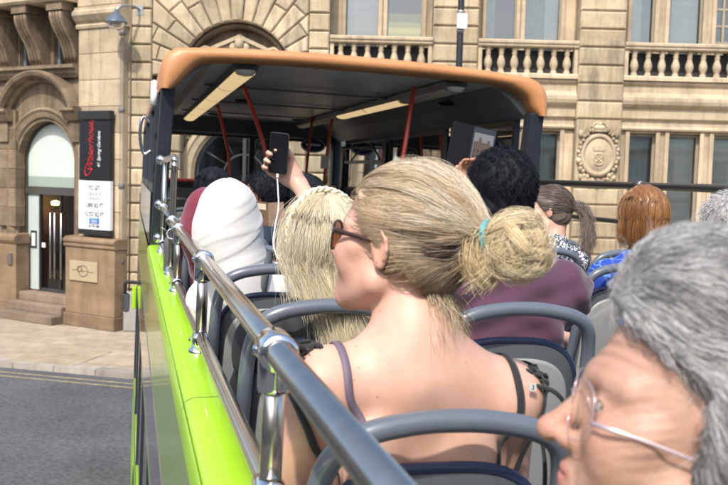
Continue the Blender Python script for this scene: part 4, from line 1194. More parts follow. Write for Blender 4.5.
# front window
m = MB()
m.box((.34, 11.93, -.22), (2.60, 11.98, -.12)); m.box((1.515, 11.93, -.12), (1.585, 11.98, .47)); m.box((.34, 11.93, .47), (2.60, 11.98, .52))
for s, x in ((1, .34), (-1, 2.60)):
    m.prism([(x, .47), (x + s * .16, .47), (x + s * .05, .43), (x + s * .012, .36), (x + s * .0, .25)], 11.93, 11.98)
fw = bb('front_window', m, M_NAVY)
m = MB().quad((.34, 11.955, -.12), (2.6, 11.955, -.12), (2.6, 11.955, .47), (.34, 11.955, .47)); bb('pane', m, M_CLEAR, fw)
m = MB(); rw, rh = .15, .085
m.prism([(1.72 + .0 + rw * (abs(math.cos(a)) ** .5) * math.copysign(1, math.cos(a)), .40 + rh * (abs(math.sin(a)) ** .5) * math.copysign(1, math.sin(a))) for a in np.linspace(0, 2 * PI, 32)[:-1]], 11.90, 11.906); st = bb('wifi_sticker', m, M_BLACKG, fw)
m = MB().tube([(1.72 + (rw - .012) * (abs(math.cos(a)) ** .5) * math.copysign(1, math.cos(a)), 11.897, .40 + (rh - .012) * (abs(math.sin(a)) ** .5) * math.copysign(1, math.sin(a))) for a in np.linspace(0, 2 * PI, 32)[:-1]], .005, 5, closed=True); bb('sticker_border', m, MW, st)
text('Wi-Fi', .095, (1.72, 11.895, .40), MW, BT, BUS, parent=st, sx=1.0)
m = MB(); m.prism([(2.36 + .17 * math.cos(a), .43 + .10 * math.sin(a)) for a in np.linspace(0, 2 * PI, 28)[:-1]], 11.90, 11.906); st = bb('oval_sticker', m, mat('sticker_navy', (.02, .03, .09), .3), fw)
m = MB().tube([(2.36 + .155 * math.cos(a), 11.897, .43 + .085 * math.sin(a)) for a in np.linspace(0, 2 * PI, 28)[:-1]], .006, 5, closed=True).box((2.26, 11.893, .42), (2.46, 11.899, .45)); bb('sticker_border', m, MW, st)
m = MB().box((.3, 11.6, -1.29), (2.64, 11.92, -.22)); bb('front_dash', m, M_DARKGREY)
m = MB().tube([(.3, 11.55, -.115), (2.62, 11.55, -.115)], .022, 10)
for x in (.9, 2.05): m.tube([(x, 11.55, -.115), (x, 11.62, -.4)], .018, 8)
bb('front_grab_rail', m, M_RED)
# red grab poles
def pole(pts): bb('grab_pole', MB().tube(spline(pts, 22), .0165, 10), M_RED)
pole([(.86, 9.56, .70), (.91, 9.52, .52), (.98, 9.45, .22), (1.0, 9.42, -.05), (1.0, 9.42, -.45)])
pole([(.85, 7.25, .70), (.91, 7.22, .55), (1.01, 7.18, .28), (1.07, 7.15, 0), (1.08, 7.15, -.40)])
pole([(2.10, 9.56, .70), (2.07, 9.54, .5), (2.03, 9.5, .1), (2.0, 9.5, -.4)])
pole([(2.04, 10.4, .70), (2.02, 10.38, .5), (1.99, 10.36, .1), (1.97, 10.36, -.4)])
pole([(1.99, 6.35, .70), (1.97, 6.34, .55), (1.92, 6.3, .2), (1.88, 6.3, -.1), (1.87, 6.3, -.45)])
m = MB().box((1.97, 9.44, .10), (2.05, 9.48, .24)); bb('bell_push', m, mat('bell_white', (.75, .75, .74), .4)); m = MB().ball((2.03, 9.47, -.02), (.03, .03, .05)); bb('bell_button', m, mat('bell_amber', (.6, .33, .03), .4))
# grab handles outside the left window pillar
m = MB().tube(spline([(.12, 6.0, .30), (.07, 6.0, .33), (.055, 6.0, .22), (.08, 6.0, .10), (.13, 6.0, .12)], 18), .011, 8); bb('outside_handle', m, M_CHROME2)
m = MB().tube([(.13, 5.85, .40), (.13, 5.85, .5)], .022, 10).lathe([(.0, .06), (.02, .05), (.022, 0)], (.13, 5.85, .5), 10); bb('lamp_stub', m, mat('stub_white', (.7, .7, .68), .4))
# wing mirror low at the front corner
m = MB().tube(spline([(XL + .02, 11.5, -1.42), (.06, 11.55, -1.42), (-.01, 11.57, -1.44), (-.012, 11.57, -1.57)], 14), .022, 8); wm = bb('wing_mirror', m, M_BLACK)
m = MB().box((-.03, 11.52, -1.80), (.05, 11.62, -1.56)); bb('mirror_housing', m, M_BLACKG, wm, bevel=.03)
m = MB().box((-.022, 11.514, -1.785), (.042, 11.519, -1.575)); bb('mirror_glass', m, mat('mirror_face', (.5, .52, .53), .05, 1), wm)
m = MB().box((.075, 11.3, -1.72), (.125, 11.45, -1.45)); bb('mirror_bracket', m, M_GREEN, wm, bevel=.01)

# ---- seats
M_SEATTUBE = mat('seat_tube_paint', (.115, .135, .165), .3, var=.1, coat=.4)
M_RIM = mat('seat_rim', (.022, .033, .075), .38)
M_SHELL = mat('seat_back_plastic', (.085, .094, .105), .38, var=.1, scale=8, bump=.05, bscale=300)
M_PANEL = mat('seat_back_panel', (.27, .28, .275), .4, var=.06, scale=8, bump=.05, bscale=300)
M_CUSHION = mat('seat_moquette', (.03, .045, .11), .9, var=.5, scale=30, sheen=.3)
def seat_meshes():
    hw = .198
    def outline(o=0, n=44):
        pts = []
        w = hw - o; top = -.065 - o; bot = -.62
        for i in range(n + 1):
            t = PI * i / n
            c_, s_ = math.cos(t), math.sin(t)
            x = -w * math.copysign(abs(c_) ** .62, c_); z = top - .20 + .20 * abs(s_) ** .62
            pts.append((x, z))
        return [(-w * .98, bot)] + pts + [(w * .98, bot)] + [(w * .98 * (1 - 2 * i / 8), bot) for i in range(1, 9)]
    lean = lambda z: .05 + .20 * (-z - .05)          # the back leans: its foot stands further ahead
    o0, o1, o2 = outline(0), outline(.012), outline(.03)
    rim = MB()
    rim.tube([(x, lean(z), z) for x, z in o1], .010, 10, closed=False)
    back = MB()
    cz = -.40
    rows = []
    for k, (sc, d) in enumerate(((1.0, -.006), (.93, -.014), (.8, -.019), (.5, -.026), (.01, -.030))):
        rows.append([(x * sc, lean(cz + (z - cz) * sc) + d, cz + (z - cz) * sc) for x, z in o1])
    back.grid(rows)
    front = MB(); rows = []
    for sc, d in ((1.0, .004), (.96, .035), (.8, .05), (.4, .058), (.01, .06)):
        rows.append([(x * sc, lean(cz + (z - cz) * sc) + d, cz + (z - cz) * sc) for x, z in o1])
    front.grid(rows)
    front.box((-.2, .15, -.60), (.2, .60, -.53)); front.box((-.19, .2, -.62), (.19, .58, -.598))
    tube = MB()
    p = [(-.196, lean(-.40) - .01, -.40), (-.197, .055, -.22), (-.192, .03, -.10), (-.172, .008, -.035), (-.13, .0, -.006), (-.06, 0, .008), (0, 0, .011), (.06, 0, .008), (.13, 0, -.006), (.172, .008, -.035), (.192, .03, -.10), (.197, .055, -.22), (.196, lean(-.40) - .01, -.40)]
    tube.tube(spline(p, 60), .0175, 12)
    leg = MB().box((-.16, .25, -.985), (-.12, .50, -.60)); leg.box((.12, .25, -.985), (.16, .50, -.60)); leg.box((-.17, .22, -.99), (.17, .53, -.975))
    pan = MB(); rows = []
    for sc, d in ((.87, -.016), (.865, -.0225), (.84, -.0245), (.6, -.029), (.3, -.033), (.01, -.034)):
        rows.append([(x * sc, lean(cz + (z - cz) * sc) + d, cz + (z - cz) * sc) for x, z in o1])
    pan.grid(rows)
    return rim, back, front, tube, leg, pan
SEATZ = -.298
s_rim, s_back, s_front, s_tube, s_leg, s_panel = seat_meshes()
seat0 = bpy.data.objects.new('passenger_seat', None); COL.objects.link(seat0); seat0.parent = BT.o
s_parts = []
for nm, m_, mt in (('seat_rim', s_rim, M_RIM), ('back_shell', s_back, M_SHELL), ('back_panel', s_panel, M_PANEL), ('cushion', s_front, M_CUSHION), ('grab_tube', s_tube, M_SEATTUBE), ('leg_frame', s_leg, M_DARKGREY)):
    me = bpy.data.meshes.new(nm); me.from_pydata(m_.v, [], m_.f); me.polygons.foreach_set('use_smooth', [bool(x) for x in m_.sm]); me.update(); me.materials.append(mt)
    o = bpy.data.objects.new(nm, me); COL.objects.link(o); o.parent = seat0; s_parts.append(o)
def bus_local(x, y, z):
    return (BT.inv @ BUS) @ Vector((x, y, z))
spots = [(.465, .43), (.465, 1.2), (.465, 1.97), (.925, 1.97), (.465, 2.74), (.925, 2.74), (.465, 3.51), (.925, 3.51), (.465, 4.28), (.925, 4.28), (.465, 5.05), (.925, 5.05), (.465, 5.82), (.925, 5.82), (.465, 7.0), (.925, 7.0), (.465, 9.3), (.925, 9.3),
         (1.93, 3.15), (2.38, 3.15), (1.93, 3.92), (2.38, 3.92), (1.90, 4.69), (2.35, 4.69), (1.93, 5.46), (2.38, 5.46), (1.93, 6.3), (2.38, 6.3), (1.93, 9.4), (2.38, 9.4), (1.93, 2.38), (2.38, 2.38)]
for i, (x, y) in enumerate(spots):
    if i == 0: q = seat0
    else:
        q = seat0.copy(); COL.objects.link(q); q.parent = BT.o
        for ch in s_parts:
            d = ch.copy(); COL.objects.link(d); d.parent = q
    q.location = bus_local(x, y, SEATZ + (-.052 if abs(y - 1.2) < .01 else 0))
# ================================================================== PEOPLE (bus coordinates)
def rot3(az, pitch=0, roll=0):
    m = Matrix.Rotation(-math.radians(az), 3, 'Z') @ Matrix.Rotation(math.radians(pitch), 3, 'X') @ Matrix.Rotation(math.radians(roll), 3, 'Y')
    return np.array(m)
CR_C, CR_R = np.array((0, -.012, .032)), np.array((.0755, .098, .088))      # cranium
def head_shape(nose=1.0, age=0, chin=1.0, female=True):
    S = Shape()
    S.u(ell(CR_C, CR_R))
    S.u(ell((0, .032, -.03), (.060, .058, .086)), .03)
    for s in (-1, 1):
        S.u(cone((s * .057, .002, -.062), (s * .018, .070, -.103), .020, .015), .035)
        S.u(ell((s * .040, .058, -.036), (.026, .024, .026)), .025)
        S.u(cone((s * .052, .062, .02), (s * .012, .083, .018), .009, .011), .02)
        S.u(cone((s * .06, .045, -.012), (s * .045, .07, -.022), .012, .012), .02)
    S.u(ell((0, .078, -.103), (.019, .015, .015)), .022)
    S.u(ell((0, .072, -.07), (.032, .022, .024)), .02)
    for s in (-1, 1):
        S.cut(ell((s * .032, .104, .0), (.019, .022, .013)), .014)
        S.u(ell((s * .032, .0735, .0), (.0148, .0142, .0128)), .004)
        S.cut(ell((s * .0335, .092, -.0005), (.0145, .0195, .0046)), .002)
    # nose
    nx = (nose - 1) * .1; nz = -.030 - (nose - 1) * .09
    S.u(cone((0, .085, .010), (0, .108 + nx, nz), .0078, .0100), .012)
    S.u(ell((0, .110 + nx, nz - .003), (.0112, .0115, .0102) if not age else (.0105, .0110, .0095)), .010)
    for s in (-1, 1):
        S.u(ell((s * .0125, .097, -.040), (.008, .011, .0085)), .008)
        S.cut(ell((s * .006, .108, -.046), (.0035, .006, .004)), .003)
    # lips
    S.u(cone((-.020, .086, -.0675), (.020, .086, -.0675), .0035, .0035), .006)
    S.u(ell((0, .0915, -.0655), (.017, .0075, .0052)), .006)
    S.u(ell((0, .0905, -.0755), (.0155, .0075, .0060)), .006)
    S.cut(ell((0, .100, -.0705), (.021, .012, .0012)), .002)
    if age:
        S.warp(lambda P: .0008 * np.sin(P[:, 2] * 560 + 2.2 * np.sin(P[:, 0] * 45)) * np.clip((P[:, 1] - .035) * 40, 0, 1) * np.clip((P[:, 2] - .026) * 70, 0, 1) * np.clip((.085 - P[:, 2]) * 70, 0, 1) + .0007 * np.sin((P[:, 2] * 1.0 - np.abs(P[:, 0]) * .5 + P[:, 1] * .55) * 620 + 2 * np.sin(P[:, 1] * 60)) * np.exp(-((np.abs(P[:, 0]) - .056) ** 2 + (P[:, 1] - .048) ** 2 + (P[:, 2] + .012) ** 2) / .028 ** 2))
        for s in (-1, 1):
            S.cut(cone((s * .024, .098, -.046), (s * .036, .086, -.078), .0022, .0016), .006)
            S.cut(cone((s * .046, .078, -.016), (s * .024, .094, -.020), .0022, .0016), .007)
    # ears
    for s in (-1, 1):
        M = rot3(s * -9, 0, 0) @ np.array(Matrix.Rotation(math.radians(-12), 3, 'X'))
        E = Shape()
        E.u(ell((0, 0, 0), (.006, .0165, .030)))
        hx_ = [(.002, .013, .006), (.004, .011, .019), (.005, .002, .0275), (.006, -.010, .024), (.0065, -.0165, .011), (.006, -.0165, -.004), (.004, -.011, -.017)]
        for p_, q_ in zip(hx_, hx_[1:]): E.u(cone((s * p_[0], p_[1], p_[2]), (s * q_[0], q_[1], q_[2]), .0034, .0034), .003)
        E.u(ell((s * .001, .002, -.0245), (.0045, .009, .0085)), .006)
        E.cut(ell((s * .008, .003, -.002), (.0058, .0085, .0125)), .004)
        S.u(within(E, (s * .0765, -.008, -.004), M), .008)
    return S
def place(S, c, R, sc=1.0):
    c = np.array(c, np.float32); R = np.array(R, np.float32)
    return lambda P: S(((P - c) @ R) / sc) * sc
def hand_ops(S, wrist, R, curl=(20, 35, 25), spread=5, side=1, thumb=30, k=.006):
    """five fingers on a palm. R columns: thumb side, fingers, back of the hand."""
    W = np.array(wrist, float); R = np.array(R, float)
    L = lambda x, y, z: W + R @ np.array((x * side, y, z))
    S.u(cone(L(0, -.01, 0), L(0, .03, .002), .021, .024), .02)
    for x in (-.026, -.009, .009, .026):
        S.u(cone(L(x * .7, .025, 0), L(x, .083, .002), .0125, .0105), .012)
    S.u(cone(L(.02, .02, -.006), L(.03, .05, -.008), .016, .013), .015)
    for x, ln, r in ((.028, .070, .0086), (.0095, .079, .0088), (-.0095, .073, .0085), (-.027, .057, .0075)):
        p = np.array((x, .084, .002)); a = 0; d0 = math.radians(spread) * x / .028
        for q, (f, cdeg) in enumerate(zip((.45, .31, .24), curl)):
            a += math.radians(cdeg + (4 if x < 0 else 0))
            d = np.array((math.sin(d0) * math.cos(a), math.cos(d0) * math.cos(a), -math.sin(a))) * ln * f
            S.u(cone(L(*p), L(*(p + d)), r * (1 - .09 * q), r * (.92 - .09 * q)), k if q == 0 else .003)
            p = p + d
    t = math.radians(thumb); p = np.array((.033, .04, -.006))
    for q, (ln, r) in enumerate(((.034, .0115), (.028, .0095))):
        d = np.array((math.sin(.55 - .3 * q), math.cos(.55 - .3 * q), -math.sin(t) * (.6 + .5 * q))); d = d / np.linalg.norm(d) * ln
        S.u(cone(L(*p), L(*(p + d)), r, r * .86), .008 if q == 0 else .003); p = p + d
def frame_of(fingers, back):
    f = np.array(fingers, float); f /= np.linalg.norm(f); b = np.array(back, float); b -= f * (b @ f); b /= np.linalg.norm(b)
    return np.stack((np.cross(f, b), f, b), 1)

class Person:
    """pose: neck n, hips, shoulders sl / sr, elbows el / er, wrists wl / wr (bus coordinates)."""
    def __init__(s, label, group, head, R, neck, sl, sr, hip, el=None, er=None, wl=None, wr=None, w=1.0, sc=1.0, nose=1.0, nk=1.0, age=0, gaze=(0, 1, 0), hands=None, cat='person', floor=-1.27):
        s.hc, s.R, s.sc = np.array(head, float), R, sc
        s.neck, s.sl, s.sr, s.hip = [np.array(x, float) for x in (neck, sl, sr, hip)]
        hx, hy, hz = s.hip
        s.el = np.array(el if el is not None else (s.sl[0] - .04, s.sl[1] + .08, s.sl[2] - .28)); s.er = np.array(er if er is not None else (s.sr[0] + .04, s.sr[1] + .08, s.sr[2] - .28))
        s.wl = np.array(wl if wl is not None else (hx - .09, hy + .33, hz + .12)); s.wr = np.array(wr if wr is not None else (hx + .09, hy + .33, hz + .12))
        s.hands = hands or {}
        s.w = w
        s.thing = Thing('person', BUS, (hx, hy + .1, -1.285), label, cat, group)
        s.head_fn = place(head_shape(nose, age), s.hc, R, sc)
        B = Shape(); s.B = B
        B.u(s.head_fn)
        s.nk = nk; s.gaze = np.array(gaze, float); s.gaze /= np.linalg.norm(s.gaze)
        skull = s.hc + R @ np.array((0, -.038, -.055)) * sc
        B.u(cone(skull, s.neck + np.array((0, .01, .0)), .050 * sc * nk, .055 * sc * nk), .03)
        s.torso(B, 0); s.arms(B, 0); s.legs(B, 0)
    def torso(s, B, g):
        n, sl, sr, hip, w = s.neck, s.sl, s.sr, s.hip, s.w
        mid = (sl + sr) / 2
        B.u(cone(n + np.array((0, .012, .045)), n + np.array((0, .0, -.04)), .050 * s.nk + g, .062 + g), .04)
        for q in (sl, sr):
            B.u(cone(n + np.array((0, .005, .015)), q + (mid - q) * .12 + np.array((0, 0, .012)), .034 + g, .034 + g), .06)
            B.u(cone(n + np.array((0, .01, -.05)), q, .06 + g, .045 + g), .045)
        chest = mid * .72 + hip * .28
        ax = (sr - sl) / np.linalg.norm(sr - sl)
        zz = (mid - hip) / np.linalg.norm(mid - hip); yy = np.cross(zz, ax); yy /= np.linalg.norm(yy); zz = np.cross(ax, yy)
        M = np.stack((ax, yy, zz), 1)
        B.u(ell(chest + yy * .035, (.158 * w + g, .100 * w + g, .20 + g), M), .06)
        B.u(ell(mid * .45 + hip * .55 + yy * .03, (.140 * w + g, .098 * w + g, .19 + g), M), .06)
        B.u(ell(hip + np.array((0, .03, .0)), (.172 * w + g, .135 * w + g, .12 + g)), .08)
        s.M = M
        for k in (-1, 1):   # shoulder blades
            B.u(ell(mid + ax * k * .080 - zz * .10 - yy * .060, (.044 + g, .022 + g, .066 + g), M), .035)
        if g == 0: B.cut(cone(mid - yy * .125 - zz * .02, mid - yy * .125 - zz * .32, .028, .028), .05)
    def arms(s, B, g, upto=2):
        for q, e, wv, k in ((s.sl, s.el, s.wl, -1), (s.sr, s.er, s.wr, 1)):
            B.u(ell(q, (.05 + g, .052 + g, .055 + g)), .04)
            B.u(cone(q, e, .046 * s.w + g, .036 + g), .03)
            if upto > 1:
                B.u(cone(e, wv, .036 + g, .024 + g), .02)
                if g == 0:
                    h = s.hands.get(k, {})
                    d = wv - e; d = d / np.linalg.norm(d)
                    Rh = frame_of(h.get('f', (d[0] - k * .2, d[1], d[2] * .3)), h.get('b', (0, 0, 1)))
                    hand_ops(B, wv, Rh, h.get('curl', (18, 30, 22)), side=h.get('side', -k if False else (-1 if k > 0 else 1)), thumb=h.get('thumb', 30))
    def legs(s, B, g, shins=True):
        x, y, z = s.hip
        for k in (-1, 1):
            kn = (x + k * .10, y + .43, z + .02); an = (x + k * .10, y + .40, -1.20)
            B.u(cone((x + k * .085, y + .04, z - .01), kn, .082 * s.w + g, .056 + g), .05)
            if shins:
                B.u(cone(kn, an, .054 + g, .038 + g), .02)
            if g == 0: B.u(cone(an, (x + k * .11, y + .54, -1.245), .036, .028), .02)
    def bounds(s, pad=.06):
        P = np.array([s.hc, s.sl, s.sr, s.el, s.er, s.wl, s.wr, s.hip])
        lo = P.min(0) - .17; hi = P.max(0) + .17
        x, y, z = s.hip
        lo = np.minimum(lo, (x - .27, y - .2, -1.285)); hi = np.maximum(hi, (x + .27, y + .62, z))
        return lo, hi
    def build_body(s, m, h=.006):
        lo, hi = s.bounds()
        v, f = surface(s.B, lo, hi, h)
        q = ((v - s.hc) @ s.R) / s.sc
        def near(c, r): return np.clip(1 - np.sqrt((((q - np.array(c)) / np.array(r)) ** 2).sum(1)), 0, 1)
        t = np.clip(near((0, .095, -.0705), (.026, .025, .013)) * 4, 0, 1) * .85
        for k in (-1, 1):
            t = np.maximum(t, np.clip(near((k * .08, -.008, -.004), (.03, .03, .045)) * 1.5, 0, 1) * .35)
            t = np.maximum(t, np.clip(near((k * .045, .075, -.035), (.03, .03, .028)), 0, 1) * .3)
        t = np.maximum(t, np.clip(near((0, .112, -.034), (.025, .025, .025)), 0, 1) * .35)
        s.body = put('body', (v, f, t), m, s.thing, frame=BUS)
        for k in (-1, 1):
            c = s.hc + s.R @ np.array((k * .032, .0748, 0)) * s.sc
            mb = MB().ball(c, .0128 * s.sc, 16, 10); e = put('eye', mb, M_EYE, s.thing, frame=BUS)
            d = s.R @ s.gaze; t2 = s.R @ np.array((0, 0, 1.)); t1 = np.cross(d, t2); t1 /= np.linalg.norm(t1); t2 = np.cross(t1, d)
            for rad, off, mm, nm in ((.0066, .0115, M_IRIS, 'iris'), (.0030, .0122, M_PUPIL, 'pupil')):
                ir = MB()
                ir.add([c + d * (off + .0007) * s.sc] + [c + d * (off - .0004) * s.sc + (t1 * math.cos(a) + t2 * math.sin(a)) * rad * s.sc for a in np.linspace(0, 2 * PI, 17)[:-1]], [(0, i + 1, (i + 1) % 16 + 1) for i in range(16)], True)
                put(nm, ir, mm, s.thing, parent=e, frame=BUS)
    def cloth(s, name, m, g=.012, sleeve=1, cuts=(), legs=False, h=.007, neck_cut=.02, warp=None, keep=None):
        C = Shape(); s.torso(C, g); 
        if sleeve: s.arms(C, g + .004, sleeve)
        if legs == 'only': C = Shape(); C.u(ell(s.hip + np.array((0, .03, 0)), (.172 * s.w + g, .135 * s.w + g, .10 + g))); s.legs(C, g)
        if legs is True: s.legs(C, g)
        C.warp(warp or (lambda P: .0035 * np.sin(P[:, 2] * 46 + 7 * np.sin(P[:, 0] * 13 + P[:, 1] * 9)) + .002 * np.sin(P[:, 0] * 71 + P[:, 2] * 38)))
        if legs != 'only':
            n = s.neck
            nk = cone(n + np.array((0, .03, -.01 + neck_cut)), n + np.array((0, .03, .2)), .062, .075)
            C.cut(nk, .006)
            if sleeve == 1:
                for q, e in ((s.sl, s.el), (s.sr, s.er)):
                    d = (e - q) / np.linalg.norm(e - q); p0 = q + (e - q) * .75
                    C.cut(lambda P, d=d, p0=p0, q=q: np.maximum(-((P - p0.astype(np.float32)) @ d.astype(np.float32)), np.sqrt((((P - p0.astype(np.float32)) - ((P - p0.astype(np.float32)) @ d.astype(np.float32))[:, None] * d.astype(np.float32)) ** 2).sum(1)) - .09), .004)
            if not legs:
                C.keep(lambda P, z=s.hip[2] - .05: z - P[:, 2], .01)
        for c_ in cuts: C.cut(c_, .004)
        lo, hi = s.bounds()
        v, f = surface(C, lo, hi, h)
        return put(name, (v, f), m, s.thing, frame=BUS)
    def L(s, P):
        return s.hc + (np.asarray(P, float) * s.sc) @ s.R.T
    def hair_cap(s, region, m, infl=.008, h=.005, name='hair', tint=.35, noise=.002):
        S = Shape(); S.u(ell(CR_C, CR_R + infl)); S.u(ell((0, -.045, -.035), (.066 + infl * .5, .055 + infl, .05)), .03)
        S.warp(lambda P: noise * np.sin(P[:, 0] * 190 + 3 * np.sin(P[:, 2] * 60)) )
        S.keep(region, .006)
        v, f = surface(S, (-.12, -.16, -.14), (.12, .13, .17), h)
        return put(name, (s.L(v), f, np.full(len(v), tint)), m, s.thing, frame=BUS)
    def hair(s, name, paths, m, rad, tint, parent=None, **k):
        """paths in head space."""
        S, N = paths.shape[:2]
        w = s.L(paths.reshape(-1, 3)).reshape(S, N, 3)
        return put(name, strands(w, rad, tint, **k), m, s.thing, parent=parent, frame=BUS)

def cap_dirs(n, region, infl=0.0):
    """random points on the scalp where region < 0; returns unit directions in cranium space."""
    out = []
    while sum(len(o) for o in out) < n:
        d = RNG.normal(size=(n * 3, 3)); d /= np.linalg.norm(d, axis=1, keepdims=True)
        p = CR_C + d * (CR_R + infl)
        out.append(d[region(p.astype(np.float32)) < 0])
    return np.concatenate(out)[:n]
def slerp(a, b, t):
    """a, b (S,3), t (N,) -> (S,N,3)"""
    dt = np.clip((a * b).sum(1), -.9999, .9999); om = np.arccos(dt)[:, None]; so = np.sin(om)
    t = t[None, :] if t.ndim == 1 else t
    return (np.sin((1 - t) * om) / so)[:, :, None] * a[:, None] + (np.sin(t * om) / so)[:, :, None] * b[:, None]
def wob(S, N, amp, freq=1.5):
    ph = RNG.uniform(0, 6.28, (S, 1, 3)); fr = RNG.uniform(.5, freq, (S, 1, 3)) * 6.28
    t = np.linspace(0, 1, N)[None, :, None]
    return amp * np.sin(ph + fr * t) * t ** .7
def tints(n, lo, hi, clumps=None):
    t = RNG.uniform(lo, hi, n)
    return np.clip(t, 0, 1)

def skin_mat(name, c, red, spot=None, wr=0, rough=.48):
    m, nt, b, N, L = new_mat(name)
    tc = N.new('ShaderNodeTexCoord')
    n = N.new('ShaderNodeTexNoise'); n.inputs['Scale'].default_value = 22; n.inputs['Detail'].default_value = 6; n.inputs['Roughness'].default_value = .65
    L.new(tc.outputs['Object'], n.inputs['Vector'])
    r = N.new('ShaderNodeValToRGB'); r.color_ramp.elements[0].position = .3; r.color_ramp.elements[1].position = .7
    r.color_ramp.elements[0].color = (c[0] * (.8 if wr else .9), c[1] * (.7 if wr else .82), c[2] * (.64 if wr else .78), 1); r.color_ramp.elements[1].color = (*c, 1)
    L.new(n.outputs['Fac'], r.inputs['Fac'])
    a = N.new('ShaderNodeAttribute'); a.attribute_name = 'tint'
    nb = N.new('ShaderNodeTexNoise'); nb.inputs['Scale'].default_value = 7; nb.inputs['Detail'].default_value = 5; nb.inputs['Roughness'].default_value = .6; L.new(tc.outputs['Object'], nb.inputs['Vector'])
    mrb = N.new('ShaderNodeMapRange'); mrb.inputs['From Min'].default_value = .42; mrb.inputs['From Max'].default_value = .75; mrb.inputs['To Max'].default_value = .42; L.new(nb.outputs['Fac'], mrb.inputs['Value'])
    ad = N.new('ShaderNodeMath'); ad.use_clamp = True; L.new(a.outputs['Fac'], ad.inputs[0]); L.new(mrb.outputs['Result'], ad.inputs[1])
    mx = N.new('ShaderNodeMix'); mx.data_type = 'RGBA'; L.new(ad.outputs[0], mx.inputs['Factor']); L.new(r.outputs['Color'], mx.inputs[6]); mx.inputs[7].default_value = (*red, 1)
    col = mx.outputs[2]
    if spot:
        v = N.new('ShaderNodeTexVoronoi'); v.inputs['Scale'].default_value = spot[0]; v.inputs['Randomness'].default_value = 1
        L.new(tc.outputs['Object'], v.inputs['Vector'])
        r2 = N.new('ShaderNodeValToRGB'); r2.color_ramp.elements[0].position = spot[1]; r2.color_ramp.elements[1].position = spot[1] + .025
        r2.color_ramp.elements[0].color = (1, 1, 1, 1); r2.color_ramp.elements[1].color = (0, 0, 0, 1)
        L.new(v.outputs['Distance'], r2.inputs['Fac'])
        m2 = N.new('ShaderNodeMix'); m2.data_type = 'RGBA'; L.new(r2.outputs['Color'], m2.inputs['Factor']); L.new(col, m2.inputs[6]); m2.inputs[7].default_value = (.24, .12, .085, 1)
        col = m2.outputs[2]
    L.new(col, b.inputs['Base Color']); b.inputs['Roughness'].default_value = rough; b.inputs['Specular IOR Level'].default_value = .38
    b.inputs['Subsurface Weight'].default_value = .12; b.inputs['Subsurface Radius'].default_value = (.010, .0035, .002); b.inputs['Subsurface Scale'].default_value = 1
    n2 = N.new('ShaderNodeTexNoise'); n2.inputs['Scale'].default_value = 420; n2.inputs['Detail'].default_value = 3
    L.new(tc.outputs['Object'], n2.inputs['Vector'])
    bp_ = N.new('ShaderNodeBump'); bp_.inputs['Strength'].default_value = .12 + wr; bp_.inputs['Distance'].default_value = .002
    if wr:
        w = N.new('ShaderNodeTexNoise'); w.inputs['Scale'].default_value = 60; w.inputs['Detail'].default_value = 8; w.inputs['Roughness'].default_value = .7
        mp = N.new('ShaderNodeMapping'); mp.inputs['Scale'].default_value = (1, 1, 2.4); L.new(tc.outputs['Object'], mp.inputs['Vector']); L.new(mp.outputs['Vector'], w.inputs['Vector'])
        L.new(w.outputs['Fac'], bp_.inputs['Height']); bp_.inputs['Distance'].default_value = .003
    else:
        L.new(n2.outputs['Fac'], bp_.inputs['Height'])
    L.new(bp_.outputs['Normal'], b.inputs['Normal'])
    return m
M_EYE = mat('eye_white', (.36, .31, .285), .15, spec=.6); M_IRIS = mat('iris_brown', (.06, .035, .02), .1); M_PUPIL = mat('pupil_black', (.004, .004, .004), .08)
SK_PALE = skin_mat('skin_fair', (.61, .395, .305), (.56, .22, .16), (34, .038))
SK_OLD = skin_mat('skin_tanned', (.50, .325, .245), (.47, .20, .155), None, .3, .5)
SK_MID = skin_mat('skin_medium', (.44, .26, .17), (.4, .15, .1))
SK_DARK = skin_mat('skin_brown', (.26, .14, .085), (.24, .08, .05))
H_BLONDE = hair_mat('hair_dark_blonde', (.10, .06, .036), (.95, .86, .68), mid=(.62, .46, .29))
H_BUN = hair_mat('hair_golden_blonde', (.38, .24, .11), (.95, .83, .58), mid=(.78, .60, .34))
H_GREY = hair_mat('hair_grey', (.085, .08, .075), (.80, .80, .79), mid=(.34, .335, .33))
H_PLAT = hair_mat('hair_pale_blonde', (.50, .38, .20), (.93, .86, .68), mid=(.78, .66, .43))
H_BLACK = hair_mat('hair_black', (.006, .007, .010), (.022, .025, .034), rough=.5)
H_BLACK.node_tree.nodes['Principled BSDF'].inputs['Specular IOR Level'].default_value = .15; H_BLACK.node_tree.nodes['Principled BSDF'].inputs['Roughness'].default_value = .65
H_AUB = hair_mat('hair_auburn', (.09, .032, .012), (.58, .32, .14), mid=(.28, .125, .045))
H_BROWN = hair_mat('hair_ash_brown', (.07, .052, .042), (.38, .31, .25), mid=(.19, .145, .12))
M_BLACKCLOTH = mat('black_jersey', (.012, .011, .013), .8, sheen=.2)
M_DENIM = mat('blue_denim', (.05, .08, .15), .85, var=.3, scale=40)

def scalp(y0, k, lo=-.2):
    return lambda P: np.maximum(P[:, 1] - (y0 + k * P[:, 2]), lo - P[:, 2])

